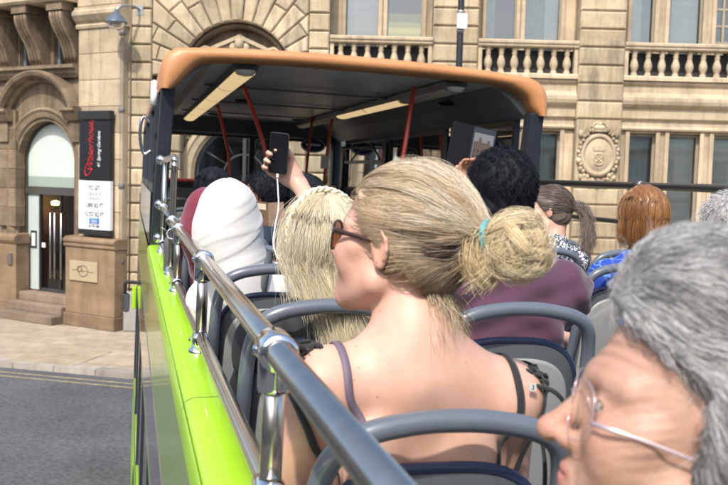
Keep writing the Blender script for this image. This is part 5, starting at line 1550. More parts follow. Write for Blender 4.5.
# ------------------------------------------------------------------ the woman with the messy blonde bun
def cap_shape(region, infl, extra=()):
    S = Shape(); S.u(ell(CR_C, CR_R + infl)); S.u(ell((0, -.045, -.035), (.066 + infl * .5, .055 + infl, .05)), .03)
    for e, k in extra: S.u(e, k)
    S.keep(region, .006)
    return S
def surface_roots(S, n, h=.006):
    v, f = surface(S, (-.14, -.18, -.16), (.14, .15, .2), h)
    p = v[RNG.integers(0, len(v), n)] + RNG.normal(size=(n, 3)) * h * .5
    g, d = grad(S, p); p = p - g * d[:, None]
    return p.astype(float), g.astype(float)
def nape_strands(p, n):
    reg = scalp(-.015, 1.05, -.092)
    S = cap_shape(reg, .0085)
    r, g = surface_roots(S, n * 2)
    r = r[r[:, 2] < .045][:n]; n = len(r); N = 16
    t = np.linspace(0, 1, N)[None, :, None]
    P = r[:, None] * (1 - t) + (TIE + RNG.normal(size=(n, 1, 3)) * .007) * t
    S2 = cap_shape(lambda q: np.full(len(q), -1.), .0085)
    Q = P.reshape(-1, 3)
    for _ in range(5):
        g, d = grad(S2, Q); want = .0012
        Q = Q + g * np.clip(want - d, 0, .03)[:, None]
    P = Q.reshape(n, N, 3)
    off = RNG.uniform(.0, .004, (n, 1, 1)) * np.sin(PI * t)
    P = P + off * g.reshape(n, N, 3) + wob(n, N, .0014, 2)
    lk = (np.floor((r[:, 2] + .2) * 70) * 5 + np.floor((r[:, 1] + .2) * 50)).astype(int) % 61
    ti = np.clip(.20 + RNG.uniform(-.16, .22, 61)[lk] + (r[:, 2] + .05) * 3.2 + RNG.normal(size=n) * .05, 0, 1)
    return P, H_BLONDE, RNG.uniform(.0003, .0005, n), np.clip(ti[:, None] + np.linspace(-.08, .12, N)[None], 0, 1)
RB = rot3(-46, 6, 0)
bw = Person('woman with a messy blonde bun in a teal hair tie and brown sunglasses', 'passengers on the open top deck',
            (.418, 1.37, -.096), RB, (.440, 1.325, -.262), (.297, 1.335, -.322), (.607, 1.335, -.342), (.47, 1.36, -.76), nk=.86)
TIE = np.array((0, -.142, .036))
bw.build_body(SK_PALE, .0042)
cap = scalp(-.012, 1.05, -.092)
bw.hair_cap(scalp(-.015, 1.05, -.09), H_BLONDE, .0075, .0045, tint=.5)
S = Shape(); S.u(cone((0, -.085, .03), TIE, .05, .014)); v, f = surface(S, (-.1, -.2, -.1), (.1, 0, .15), .0045); put('gathered_hair', (bw.L(v), f, np.full(len(v), .5)), H_BLONDE, bw.thing, frame=BUS)
def pulled(n, region, T, lift=(.004, .012), N=16, clump=40, endspread=.010, infl=.003):
    d = cap_dirs(n, region)
    uT = (np.array(T) - CR_C) / CR_R; RT = np.linalg.norm(uT); uT = uT / RT
    b = uT + RNG.normal(size=(n, 3)) * .05; b /= np.linalg.norm(b, axis=1, keepdims=True)
    t = np.linspace(0, 1, N)
    u = slerp(d, b, t ** .92)
    lf = RNG.uniform(lift[0], lift[1], n)[:, None] * (np.sin(PI * np.clip(t, 0, 1)) ** .6)[None] + infl
    rad = 1 + (RT - 1) * np.clip((t - .6) / .4, 0, 1) ** 1.6
    P = CR_C + u * (CR_R[None, None] + lf[:, :, None]) * rad[None, :, None]
    e = np.array(T) + RNG.normal(size=(n, 3)) * endspread
    wgt = np.clip((t - .8) / .2, 0, 1)[None, :, None] ** 1.3
    P = P * (1 - wgt) + e[:, None] * wgt
    return d, P
n = 20000
d, P = pulled(n, cap, TIE, (.0, .0035), infl=.0088)
# hair lies in locks: neighbours share a wave and a tone
lock = (np.floor((np.arctan2(d[:, 0], d[:, 2]) + 3.2) * 9) * 7 + np.floor(d[:, 1] * 3)).astype(int) % 97
lw = RNG.normal(size=(97, 3)); lt = RNG.uniform(-.22, .22, 97)
tt = np.linspace(0, 1, 16)
P += (np.sin(tt * PI) ** 1.0)[None, :, None] * lw[lock % 41][:, None] * .0042 + wob(n, 16, .0016, 2)
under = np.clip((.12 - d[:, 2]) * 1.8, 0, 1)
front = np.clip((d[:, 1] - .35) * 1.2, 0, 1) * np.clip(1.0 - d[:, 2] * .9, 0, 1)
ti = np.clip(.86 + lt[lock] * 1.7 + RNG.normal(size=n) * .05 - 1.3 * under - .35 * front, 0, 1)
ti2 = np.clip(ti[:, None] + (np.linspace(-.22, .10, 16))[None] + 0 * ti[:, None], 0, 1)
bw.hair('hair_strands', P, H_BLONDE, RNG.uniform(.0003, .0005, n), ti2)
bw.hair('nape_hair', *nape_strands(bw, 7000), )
# tresses lying over the combed hair, each a flattened bundle
K_, M_ = 70, 150; n = K_ * M_
dk = cap_dirs(K_, lambda P: cap(P) + .004); d3 = np.repeat(dk, M_, 0) + RNG.normal(size=(n, 3)) * .055; d3 /= np.linalg.norm(d3, axis=1, keepdims=True)
off = np.linalg.norm(d3 - np.repeat(dk, M_, 0), axis=1)
uT = (TIE - CR_C) / CR_R; RT = np.linalg.norm(uT); uT = uT / RT; t = np.linspace(0, 1, 16)
u = slerp(d3, np.repeat(uT[None], n, 0) + RNG.normal(size=(n, 3)) * .02, t ** .92)
hgt = .0095 + np.repeat(RNG.uniform(.0, .0045, K_), M_) * 1.0 + .003 * np.exp(-(off / .05) ** 2)
rad = 1 + (RT - 1) * np.clip((t - .6) / .4, 0, 1) ** 1.6
P3 = CR_C + u * (CR_R[None, None] + (hgt[:, None] * np.sin(PI * np.clip(t, .1, .9)))[:, :, None]) * rad[None, :, None]
wv = RNG.normal(size=(K_, 1, 3)) * .007 * np.sin(PI * t * RNG.uniform(.8, 1.8, (K_, 1)) )[:, :, None] * np.sin(PI * t)[None, :, None]
P3 += np.repeat(wv, M_, 0) + wob(n, 16, .0012, 2)
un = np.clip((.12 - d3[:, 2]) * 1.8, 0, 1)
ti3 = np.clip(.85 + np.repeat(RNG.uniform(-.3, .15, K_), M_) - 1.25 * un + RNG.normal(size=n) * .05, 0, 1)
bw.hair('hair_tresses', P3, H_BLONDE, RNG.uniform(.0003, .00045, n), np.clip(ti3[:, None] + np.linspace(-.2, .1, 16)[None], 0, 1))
# flyaways over the crown and at the hairline
d2, P2 = pulled(420, cap, TIE, (.008, .024)); P2 += wob(420, 16, .006, 2.2)
bw.hair('flyaway_hair', P2, H_BLONDE, .0002, tints(420, .7, 1))
# bun
BC = np.array((.004, -.194, .030))
S = Shape(); S.u(ell(BC, (.028, .030, .032))); S.u(cone(TIE, BC, .017, .03), .02); S.u(ell(BC + np.array((0, .0, .012)), (.022, .022, .02)), .02)
v, f = surface(S, BC - .1, BC + .1, .004); bun = put('hair_bun', (bw.L(v), f, np.full(len(v), .45)), H_BUN, bw.thing, frame=BUS)
def lock(cent, n, r, flat=1.0, twist=2.0):
    """n strands running together along a centre line (N, 3)."""
    c = np.asarray(cent); N = len(c); tg = np.gradient(c, axis=0); tg /= np.linalg.norm(tg, axis=1, keepdims=True) + 1e-9
    rf = np.array((.3, .2, .93)); s1 = np.cross(tg, rf); s1 /= np.linalg.norm(s1, axis=1, keepdims=True) + 1e-9; s2 = np.cross(tg, s1)
    rad = np.sqrt(RNG.uniform(0, 1, n)) * r; an = RNG.uniform(0, 6.28, n)
    tt_ = np.linspace(0, 1, N); env = .45 + .55 * np.sin(PI * np.clip(tt_ * .9 + .08, 0, 1))
    A = an[:, None] + twist * tt_[None]
    return c[None] + (rad[:, None] * np.cos(A) * env)[:, :, None] * s1[None] + (rad[:, None] * np.sin(A) * env * flat)[:, :, None] * s2[None] + wob(n, N, .0016, 1.5)
N = 26; allp, allt = [], []
for k in range(17):
    ax_ = np.array((RNG.normal() * .55, 1.0 if k < 9 else RNG.normal() * .6, RNG.normal() * .55)); ax_ /= np.linalg.norm(ax_)
    e1 = np.cross(ax_, np.array((.2, .1, 1.))); e1 /= np.linalg.norm(e1); e2 = np.cross(ax_, e1)
    th0 = RNG.uniform(0, 6.28); th = th0 + np.linspace(0, 1, N) * RNG.uniform(3.0, 5.6)
    rr_ = RNG.uniform(.030, .041) * (1 + .12 * np.sin(th * 1.5 + k))
    c = BC + ax_ * RNG.uniform(-.022, .022) + (np.cos(th) * rr_)[:, None] * e1 + (np.sin(th) * rr_)[:, None] * e2
    w_ = np.clip(1 - np.linspace(0, 1, N) / .22, 0, 1)[:, None] ** 1.5
    c = c * (1 - w_) + TIE * w_
    c = np.stack([np.convolve(np.pad(c[:, i], 2, mode='edge'), np.ones(5) / 5, 'valid') for i in range(3)], 1)
    p_ = lock(c, 330, RNG.uniform(.009, .014)); allp.append(p_)
    allt.append(np.clip(RNG.uniform(.5, .9) + RNG.normal(size=330) * .08, 0, 1))
bw.hair('bun_strands', np.concatenate(allp), H_BUN, RNG.uniform(.0003, .0005, 17 * 330), np.concatenate(allt), parent=bun)
n = 500
ax = RNG.normal(size=(n, 3)); ax /= np.linalg.norm(ax, axis=1, keepdims=True)
e1 = np.cross(ax, np.array((0, 1., .3))); e1 /= np.linalg.norm(e1, axis=1, keepdims=True); e2 = np.cross(ax, e1)
th = np.linspace(0, 1, N)[None] * RNG.uniform(.8, 2.2, (n, 1)) + RNG.uniform(0, 6.28, (n, 1))
C = (np.cos(th)[:, :, None] * e1[:, None] + np.sin(th)[:, :, None] * e2[:, None]) * np.array((.046, .050, .051)) * RNG.uniform(.95, 1.18, (n, 1, 1)) + BC + wob(n, N, .004, 2)
bw.hair('bun_stray_hair', C, H_BUN, .00024, tints(n, .7, 1), parent=bun)
# loops and tail slipping out under the tie
n = 1300; N = 16; t = np.linspace(0, 1, N)[None, :, None]
a0 = TIE + RNG.normal(size=(n, 3)) * .009; a1 = TIE + np.array((0, -.018, .0)) + RNG.normal(size=(n, 3)) * .012
a2 = TIE + np.array((-.004, .0, -.058)) + RNG.normal(size=(n, 3)) * np.array((.010, .013, .013)); a15 = (a1 + a2) / 2 + np.array((0, -.026, 0)) + RNG.normal(size=(n, 3)) * .006
Q = (1 - t) ** 3 * a0[:, None] + 3 * (1 - t) ** 2 * t * a1[:, None] + 3 * (1 - t) * t ** 2 * a15[:, None] + t ** 3 * a2[:, None]
bw.hair('loose_tail', Q, H_BUN, RNG.uniform(.0004, .0008, n), tints(n, .3, 1), parent=bun)
n = 420; a0 = TIE + RNG.normal(size=(n, 3)) * .006; out_ = np.array((-.02, .012, .018)); dn = np.array((-.028, .0, -.075))
t = np.linspace(0, 1, N)[None, :, None]
k1 = a0 + out_ * 1.2 + RNG.normal(size=(n, 3)) * .004; k2 = a0 + np.array((-.03, .02, -.05)) + RNG.normal(size=(n, 3)) * .005; k3 = a0 + np.array((-.005, -.012, -.062)) + RNG.normal(size=(n, 3)) * .007
Q = (1 - t) ** 3 * a0[:, None] + 3 * (1 - t) ** 2 * t * k1[:, None] + 3 * (1 - t) * t ** 2 * k2[:, None] + t ** 3 * k3[:, None]
bw.hair('hair_loop', Q, H_BUN, .0006, tints(n, .3, .9), parent=bun)
mb = MB().tube([TIE + np.array((.0215 * math.cos(a), -.004 + .004 * math.sin(a), .0215 * math.sin(a))) for a in np.linspace(0, 2 * PI, 26)[:-1]], .0052, 8, closed=True)
mb.v = [tuple(p) for p in bw.L(np.array(mb.v))]
put('hair_tie', mb, mat('teal_elastic', (.07, .36, .42), .6), bw.thing, frame=BUS)
# wisps at the nape and before the ear
n = 330; N = 16; t = np.linspace(0, 1, N)[None, :, None]
th = RNG.uniform(-1.0, .9, n)
r0 = np.stack((.052 * np.sin(th), -.062 - .03 * np.cos(th), RNG.uniform(-.085, -.045, n)), 1)
ln = RNG.uniform(.04, .11, n)
r3 = r0 + np.stack((RNG.normal(size=n) * .022 + .012, -.018 - RNG.uniform(0, .03, n), -ln), 1)
r1 = r0 + np.array((0, -.014, -.018)); r2 = r0 * .4 + r3 * .6 + RNG.normal(size=(n, 3)) * .009
Q = (1 - t) ** 3 * r0[:, None] + 3 * (1 - t) ** 2 * t * r1[:, None] + 3 * (1 - t) * t ** 2 * r2[:, None] + t ** 3 * r3[:, None]
bw.hair('nape_wisps', Q, H_BLONDE, .00042, tints(n, .25, .8))
# sunglasses
def glasses(p, mframe, mlens, rx=.028, rz=.023, y=.100, rim=.0021, arm=.0024, z=-.004, flat=1.6, armz=.45, rimless=False, name='sunglasses', ear=-.012):
    f = MB()
    pts = {}
    for s in (-1, 1):
        c = np.array((s * .034, y, z)); wrap = lambda u: -abs(u) ** 2 * 4.2
        ringp = []
        for a in np.linspace(0, 2 * PI, 33)[:-1]:
            ca, sa = math.cos(a), math.sin(a)
            x = s * .034 + rx * math.copysign(abs(ca) ** .8, ca); ringp.append((x, y + wrap(x), z + rz * math.copysign(abs(sa) ** .8, sa)))
        pts[s] = ringp
        f.tube(ringp, rim, 6, closed=True)
        e = (s * (.034 + rx), y + wrap(.034 + rx), z + rz * armz)
        f.tube(spline([e, (s * .0725, y - .028, z + rz * (armz + .05)), (s * .0775, .04, z + rz * armz), (s * .0785, ear, z + rz * (armz - .2)), (s * .076, ear - .008, z - .004), (s * .073, ear - .012, z - .014)], 22), [arm * 1.3] * 7 + [arm] * 16, 8, flat=flat)
    f.tube(spline([(-.034 + rx * .9, y - .0, z + .006), (0, y + .002, z + .010), (.034 - rx * .9, y, z + .006)], 8), rim, 6)
    f.v = [tuple(q) for q in p.L(np.array(f.v))]
    g = put(name, f, mframe, p.thing, frame=BUS)
    for s in (-1, 1):
        l = MB(); c = np.mean(np.array(pts[s]), 0) + np.array((0, .003, 0))
        l.add([c] + pts[s], [(0, i + 1, (i + 1) % 32 + 1) for i in range(32)], True)
        l.v = [tuple(q) for q in p.L(np.array(l.v))]
        put('lens', l, mlens, p.thing, parent=g, frame=BUS)
glasses(bw, mat('tortoiseshell', (.06, .022, .012), .18, var=.6, scale=60, coat=.5), glass('brown_lens', (.42, .17, .085), 1.3, .03), y=.103)
# straps and black top
def project(fn, pts, off):
    P = np.array(pts, np.float32)
    for _ in range(14):
        g, dd = grad(fn, P); P = P - g * (dd - off)[:, None] * .8
    return P
def ribbon(fn, pts, width, off=.002, n=30, thick=.0016):
    c = project(fn, spline(pts, n), off)
    g, _ = grad(fn, c); t = np.gradient(c, axis=0); s = np.cross(t, g); s /= np.linalg.norm(s, axis=1, keepdims=True)
    m = MB()
    m.grid([[c[i] - s[i] * width / 2, c[i] - s[i] * width / 2 + g[i] * thick, c[i] + g[i] * thick * 1.4, c[i] + s[i] * width / 2 + g[i] * thick, c[i] + s[i] * width / 2] for i in range(n + 1)])
    return m
M_STRAP = mat('mauve_strap', (.15, .115, .155), .6, var=.15, scale=200)
m = ribbon(bw.B, [(.325, 1.42, -.31), (.318, 1.37, -.275), (.318, 1.31, -.285), (.325, 1.27, -.32), (.345, 1.25, -.37), (.352, 1.25, -.43), (.35, 1.25, -.52)], .0125); put('bra_strap', m, M_STRAP, bw.thing, frame=BUS)
m = ribbon(bw.B, [(.585, 1.42, -.33), (.592, 1.37, -.295), (.597, 1.31, -.31), (.60, 1.27, -.35), (.59, 1.25, -.42), (.57, 1.25, -.52)], .013); put('camisole_strap', m, M_BLACKCLOTH, bw.thing, frame=BUS)
m = ribbon(bw.B, [(.62, 1.40, -.31), (.635, 1.34, -.30), (.642, 1.29, -.33), (.64, 1.28, -.40), (.63, 1.29, -.50)], .011, .004); put('camisole_strap', m, M_BLACKCLOTH, bw.thing, frame=BUS)
m = ribbon(bw.B, [(.28, 1.42, -.33), (.258, 1.36, -.30), (.252, 1.30, -.33), (.268, 1.285, -.40), (.285, 1.28, -.47), (.29, 1.28, -.55)], .013, .003); put('camisole_strap', m, M_BLACKCLOTH, bw.thing, frame=BUS)
def frill(c, R_, seed, k=16, s=1):
    q = random.Random(seed); m = MB()
    for i in range(k):
        a = q.uniform(0, 6.28); r = q.uniform(.0, .018) * s; z = q.uniform(-.016, .016) * s; rad = q.uniform(.008, .014) * s
        cc = np.array(c) + np.array((r * math.cos(a) * 1.2, r * math.sin(a) * .8, z)); t = q.uniform(0, 3)
        m.tube([cc + np.array((rad * math.cos(b), rad * .5 * math.sin(2 * b + t), rad * math.sin(b))) for b in np.linspace(0, 2 * PI, 13)[:-1]], .0026 * s, 5, closed=True, flat=1.8)
    return m
m = frill((.262, 1.335, -.283), None, 3, 40, 1.15); put('lace_frill', m, M_BLACKCLOTH, bw.thing, frame=BUS)
m = frill((.634, 1.315, -.312), None, 5, 30, 1.0)
m.tube(spline([(.625, 1.30, -.31), (.655, 1.27, -.315), (.675, 1.27, -.34), (.66, 1.275, -.37), (.64, 1.28, -.36)], 14), .004, 6)
m.tube(spline([(.63, 1.30, -.33), (.648, 1.275, -.42), (.652, 1.272, -.52)], 12), .006, 6, flat=.5)
put('lace_frill', m, M_BLACKCLOTH, bw.thing, frame=BUS)
m = MB().box((.611, 1.266, -.313), (.622, 1.268, -.302)); tg = put('size_label', m, mat('label_white', (.55, .55, .54), .7), bw.thing, frame=BUS)
text('3', .011, (.6165, 1.2655, -.3075), M_BLACKCLOTH, bw.thing, BUS, parent=tg, ext=.0002)
C_ = Shape(); bw.torso(C_, .007); C_.keep(lambda P: np.maximum(P[:, 2] + .50, -.85 - P[:, 2]), .004); lo, hi = bw.bounds(); v, f = surface(C_, lo, hi, .007); put('black_top', (v, f), M_BLACKCLOTH, bw.thing, frame=BUS)
bw.cloth('jeans', M_DENIM, .010, legs='only', h=.01)

# ------------------------------------------------------------------ the grey-haired woman beside the camera
RG = rot3(-63, 10, 3)
gw = Person('older woman with short grey hair and rimless glasses, closest to the camera', 'passengers on the open top deck',
            np.array((.414, .70, -.188)) - RG @ np.array((-.032, .075, 0)) * 1.05, RG, (.52, .655, -.42), (.355, .60, -.49), (.68, .70, -.50), (.48, .62, -.78), w=1.08, nose=1.05, sc=1.05, age=1, gaze=(-.86, .50, -.06))
gw.build_body(SK_OLD, .0032)
def grey_region(P):
    return np.maximum(P[:, 1] - np.where(P[:, 2] > .04, .012 + 1.75 * (P[:, 2] - .04), .012 + .10 * (P[:, 2] - .04)), np.maximum(-.09 - P[:, 2], np.abs(P[:, 0]) * 0 - .2))
GX = [(ell((0, .014, .110), (.064, .070, .056)), .04), (ell((.072, -.016, -.005), (.026, .045, .060)), .02), (ell((-.072, -.016, -.005), (.026, .045, .060)), .02)]
GS = cap_shape(lambda P: grey_region(P) + .003, .016, GX)
v, f = surface(GS, (-.14, -.18, -.16), (.14, .15, .2), .004)
put('hair', (gw.L(v), f, np.full(len(v), .45)), H_GREY, gw.thing, frame=BUS)
n = 24000; N = 10
p0, nrm = surface_roots(GS, n)
flow = np.stack((p0[:, 0] * 3.0, np.full(n, -.8), -.2 - 5.5 * np.clip(.09 - p0[:, 2], 0, .2)), 1) + RNG.normal(size=(n, 3)) * .08
cl = np.sin(p0[:, 0] * 95 + 3 * np.sin(p0[:, 1] * 60))[:, None] * np.array((.28, 0, .1)) + np.sin(p0[:, 1] * 80 + p0[:, 2] * 70)[:, None] * np.array((.22, 0, .25))
flow += cl * .6; flow -= nrm * (flow * nrm).sum(1, keepdims=True); flow /= np.linalg.norm(flow, axis=1, keepdims=True) + 1e-9
edge = np.clip(-grey_region(p0.astype(np.float32)) / .02, .25, 1)
ln = RNG.uniform(.022, .046, n) * (.6 + .4 * edge)
t = np.linspace(0, 1, N)[None, :, None]
P = p0[:, None] - nrm[:, None] * .003 + flow[:, None] * ln[:, None, None] * t + nrm[:, None] * (RNG.uniform(.002, .008, (n, 1, 1)) * np.sin(t * 2.4)) + wob(n, N, .0014, 1.2) - nrm[:, None] * t ** 2 * (ln ** 2 * 4)[:, None, None]
lk = (np.floor((p0[:, 0] + 1) * 90) * 13 + np.floor((p0[:, 2] + 1) * 70) * 5 + np.floor((p0[:, 1] + 1) * 50)).astype(int) % 311
lt = RNG.uniform(-.22, .26, 311)
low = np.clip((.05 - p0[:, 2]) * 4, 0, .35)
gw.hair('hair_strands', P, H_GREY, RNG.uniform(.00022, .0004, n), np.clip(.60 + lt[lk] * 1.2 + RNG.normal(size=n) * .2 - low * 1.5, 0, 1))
# stray hairs standing off the cut
n = 420; k_ = RNG.integers(0, len(p0), n); t = np.linspace(0, 1, N)[None, :, None]
Q = p0[k_][:, None] + (nrm[k_] * .9 + flow[k_] * .6)[:, None] * t * RNG.uniform(.012, .028, (n, 1, 1)) + wob(n, N, .003, 1.5)
gw.hair('stray_hair', Q, H_GREY, .00022, tints(n, .6, 1))
glasses(gw, mat('rose_metal', (.62, .5, .52), .2, .6), glass('clear_lens', (.97, .97, .97), .12), rx=.027, rz=.0255, y=.103, z=-.008, rim=.0006, arm=.0008, flat=2.0, armz=-.15, name='spectacles')
gw.cloth('cream_blouse', mat('cream_cotton', (.6, .54, .45), .85, var=.1), .012, 2, h=.009)
gw.cloth('trousers', mat('beige_trousers', (.32, .27, .2), .85), .010, legs='only', h=.01)

# ------------------------------------------------------------------ the woman with the pale braid, filming
RP = rot3(-6, 4, 0)
pw = Person('pale blonde woman with a crown braid lifting a black phone to film', 'passengers on the open top deck',
            (.455, 2.13, -.168), RP, (.47, 2.08, -.345), (.32, 2.09, -.405), (.61, 2.12, -.39), (.47, 2.13, -.77),
            er=(.585, 2.44, -.20), wr=(.487, 2.668, -.018), hands={1: dict(f=(-.80, .10, .58), b=(.1, .99, -.1), curl=(22, 52, 50), thumb=35)})
pw.build_body(SK_PALE, .0055)
M_BLK = mat('black_tee', (.015, .015, .018), .8)
pw.cloth('black_tee', M_BLK, .011, 1)
pw.cloth('jeans', M_DENIM, .010, legs='only', h=.012)
hr_p = scalp(.045, .55, -.10)
pw.hair_cap(scalp(.04, .55, -.11), H_PLAT, .007, .005, tint=.7)
def fall(n, region, N=18, lift=(.008, .02), el=-.45, hang=(.05, .12), gather=None, gw_=.5, spread=.02, back=0, infl=.004):
    """hair combed down from the crown, then hanging; gather pulls the ends to a point."""
    d = cap_dirs(n, region)
    az = np.arctan2(d[:, 0], d[:, 1] - .0); az2 = az + 0
    # keep the face clear: strands from the front part go round to the sides
    lim = 1.35
    az2 = np.where(np.abs(az) < lim, np.sign(az + 1e-6) * (lim + RNG.uniform(0, .35, n)), az)
    el = el + RNG.uniform(-.22, .22, n)
    e = np.stack((np.sin(az2) * np.cos(el), np.cos(az2) * np.cos(el), np.sin(el)), 1)
    N1 = N * 2 // 3
    u = slerp(d, e, np.linspace(0, 1, N1))
    lf = RNG.uniform(*lift, n)
    P1 = CR_C + u * (CR_R + infl + (lf[:, None] * np.linspace(.5, 1, N1)[None])[:, :, None])
    hg = RNG.uniform(*hang, n); N2 = N - N1
    s = np.linspace(0, 1, N2 + 1)[1:][None, :, None]
    end = P1[:, -1] + np.stack((np.sin(az2) * .004, np.cos(az2) * .004 + back, -hg), 1)
    if gather is not None:
        end = end * (1 - gw_) + (np.array(gather) + RNG.normal(size=(n, 3)) * np.array((1, .5, .6)) * spread) * gw_
    P2 = P1[:, -1:] * (1 - s) + end[:, None] * s
    return d, np.concatenate((P1, P2), 1)
d, P = fall(12000, hr_p, el=-.7, hang=(.06, .26), lift=(.008, .026), gather=(.10, -.185, -.31), gw_=.62, spread=.045, back=-.05); P += wob(12000, 18, .007, 1.3)
lkp = (np.floor((np.arctan2(d[:, 0], d[:, 1]) + 3.2) * 7)).astype(int) % 47; P += RNG.normal(size=(47, 3))[lkp][:, None] * .009 * (np.linspace(0, 1, 18) ** 1.0)[None, :, None]
pw.hair('hair_strands', P, H_PLAT, RNG.uniform(.0003, .0005, 12000), np.clip(.78 + RNG.normal(size=12000) * .1 - .25 * (d[:, 2] < -.1), 0, 1))
dq, Pq = fall(500, hr_p, el=-.6, hang=(.05, .2), lift=(.02, .045), gather=(.09, -.15, -.3), gw_=.3, spread=.09); Pq += wob(500, 18, .012, 1.5)
pw.hair('flyaway_hair', Pq, H_PLAT, .00028, tints(500, .7, 1))
S = Shape(); S.u(cone((.0, -.055, -.06), (.09, -.165, -.25), .06, .03)); v, f = surface(S, (-.1, -.24, -.3), (.2, .05, .05), .006); put('hair_mass', (pw.L(v), f, np.full(len(v), .7)), H_PLAT, pw.thing, frame=BUS)
mb = MB()
for s in range(3):
    mb.tube([np.array((.094 * math.sin(a), .012 - .03 * abs(math.sin(a)), .034 + .108 * math.cos(a))) + np.array((0, .0062 * math.cos(a * 11 + s * 2.094), 0)) + .004 * math.sin(a * 22 + s * 4.19) * np.array((math.sin(a), 0, math.cos(a))) for a in np.linspace(-1.75, 1.75, 90)], .0036, 7)
v = pw.L(np.array(mb.v)); put('crown_braid', (v, np.array([q for q in mb.f if len(q) == 4], np.int32), np.clip(.72 + .12 * np.sin(np.arange(len(v)) * .9), 0, 1)), H_PLAT, pw.thing, frame=BUS)
# ------------------------------------------------------------------ her phone and its cable
PH = Matrix.Translation((.421, 2.635, .066)) @ Matrix.Scale(.82, 4) @ Matrix.Rotation(math.radians(-30), 4, 'Z') @ Matrix.Rotation(math.radians(4), 4, 'Y') @ Matrix.Rotation(math.radians(9), 4, 'X')
def rbox(m, hx, hz, y0, y1, r=.009, n=6):
    pts = [(sx * (hx - r) + r * math.cos(a0 + PI / 2 * i / n), sz * (hz - r) + r * math.sin(a0 + PI / 2 * i / n)) for sx, sz, a0 in ((1, 1, 0), (-1, 1, PI / 2), (-1, -1, PI), (1, -1, 1.5 * PI)) for i in range(n + 1)]
    return m.prism(pts, y0, y1)
def moved(m, M): m.v = [tuple(M @ Vector(p)) for p in m.v]; return m
T1 = Thing('phone', BUS @ PH, (0, 0, -.07), 'black smartphone held upright in the raised hand of the braided blonde woman', 'phone')
def ph(T, name, m, mt, parent=None, **k): return put(name, m, mt, T, parent, T.frame, **k)
ph(T1, 'case', rbox(MB(), .0355, .0735, -.0045, .0045), mat('phone_case', (.01, .01, .012), .35), bevel=.0012)
ph(T1, 'screen', rbox(MB(), .0325, .0705, -.0052, -.0046, .007), M_BLACKG)
ph(T1, 'camera_lens', MB().lathe([(.0, .0), (.007, .0), (.008, -.002)], (.02, .0075, .055), 14, 'y'), M_BLACKG)
T2 = Thing('charging_cable', BUS, (.47, 2.8, -.02), 'thin white cable hanging from the black phone', 'cable')
m = MB().tube(spline([PH @ Vector((.0, 0, -.0735)), PH @ Vector((.0, 0, -.095)), (.425, 2.62, -.09), (.414, 2.60, -.15), (.408, 2.56, -.21), (.432, 2.45, -.275), (.46, 2.34, -.34), (.47, 2.3, -.45)], 40), .0022, 8)
put('wire', m, mat('white_wire', (.8, .8, .8), .4), T2)
m = moved(MB().lathe([(.0, -.018), (.0035, -.018), (.005, -.014), (.005, 0), (.0, .0)], (0, 0, -.0735), 10), PH); put('plug', m, bpy.data.materials['white_wire'], T2)

# ------------------------------------------------------------------ white headscarf
def scarf_person(label, hc, az, neck, sl, sr, hip, m_scarf, m_dress, seed, w=1.0, h=.005, skin=SK_MID, full=1.0):
    p = Person(label, 'passengers on the open top deck', hc, rot3(az, 0, 0), neck, sl, sr, hip, w=w, el=(sl[0] + .065, sl[1] + .12, sl[2] - .25))
    p.build_body(skin, .008)
    C = Shape(); R = p.R
    C.u(within(ell((0, -.016, .028), (.092 * full, .116 * full, .106)), hc, R))
    C.u(within(ell((0, -.03, -.06), (.096 * full, .108, .10)), hc, R), .05)
    n = p.neck; mid = (p.sl + p.sr) / 2
    C.u(cone(np.array(hc) + R @ np.array((0, -.03, -.06)), n + np.array((0, .01, -.03)), .092 * full, .105), .06)
    for q in (p.sl, p.sr): C.u(cone(n + np.array((0, .01, -.02)), q + (mid - q) * .1 + np.array((0, 0, -.01)), .085, .066), .06)
    C.u(ell(mid + np.array((0, .0, -.10)), (.165, .115, .11)), .06)
    C.u(cone(np.array(hc) + R @ np.array((0, -.03, -.05)), mid + np.array((0, -.01, -.16)), .092 * full, .14), .04)
    ph_ = seed * 1.7
    def folds(P):
        q = (P - np.array(hc, np.float32)) @ R.astype(np.float32)
        a = np.arctan2(q[:, 0], -q[:, 1]); z = q[:, 2]
        d = .0012 * np.sin(z * 22 + a * 2.6 + ph_) + .001 * np.sin(a * 5 - z * 20)
        for k, (off, sl_, amp, wd) in enumerate(((.050, .045, .0022, .006), (.0, .070, .0036, .007), (-.05, .055, .004, .007), (-.095, .085, .006, .010), (-.16, .05, .006, .012))):
            s = z - off - sl_ * a + .006 * np.sin(a * 3 + k * 2.1 + ph_)
            amp *= .55; d = d + amp * np.where(s > 0, np.exp(-s / wd), np.exp(s / (wd * .35))) * -1 + amp * .7 * np.exp(-((s - wd * 1.6) / wd) ** 2) * -.6
        return d
    C.warp(folds)
    C.cut(within(ell((0, .12, -.02), (.055, .075, .075)), hc, R), .008)
    lo, hi = p.bounds(); lo = lo - .04; hi = hi + .04
    v, f = surface(C, (lo[0], min(hc[1], n[1]) - .25, p.sl[2] - .26), (hi[0], max(hc[1], n[1]) + .25, hc[2] + .2), h)
    put('headscarf', (v, f), m_scarf, p.thing, frame=BUS)
    p.cloth('dress', m_dress, .014, 2, h=.009, legs=True)
    return p
M_WHITE = mat('white_jersey', (.57, .565, .55), .8, var=.03, scale=6, sheen=.3, bump=.06, bscale=500)
hj = scarf_person('woman in a smooth white headscarf and white dress beside the rail', (.316, 3.03, -.150), -8, (.355, 2.99, -.33), (.272, 2.98, -.415), (.50, 2.99, -.385), (.44, 3.08, -.77), M_WHITE, mat('white_cotton', (.70, .70, .69), .85, var=.05, scale=5), 1, full=1.04)
C_ = Shape(); hj.torso(C_, .03)
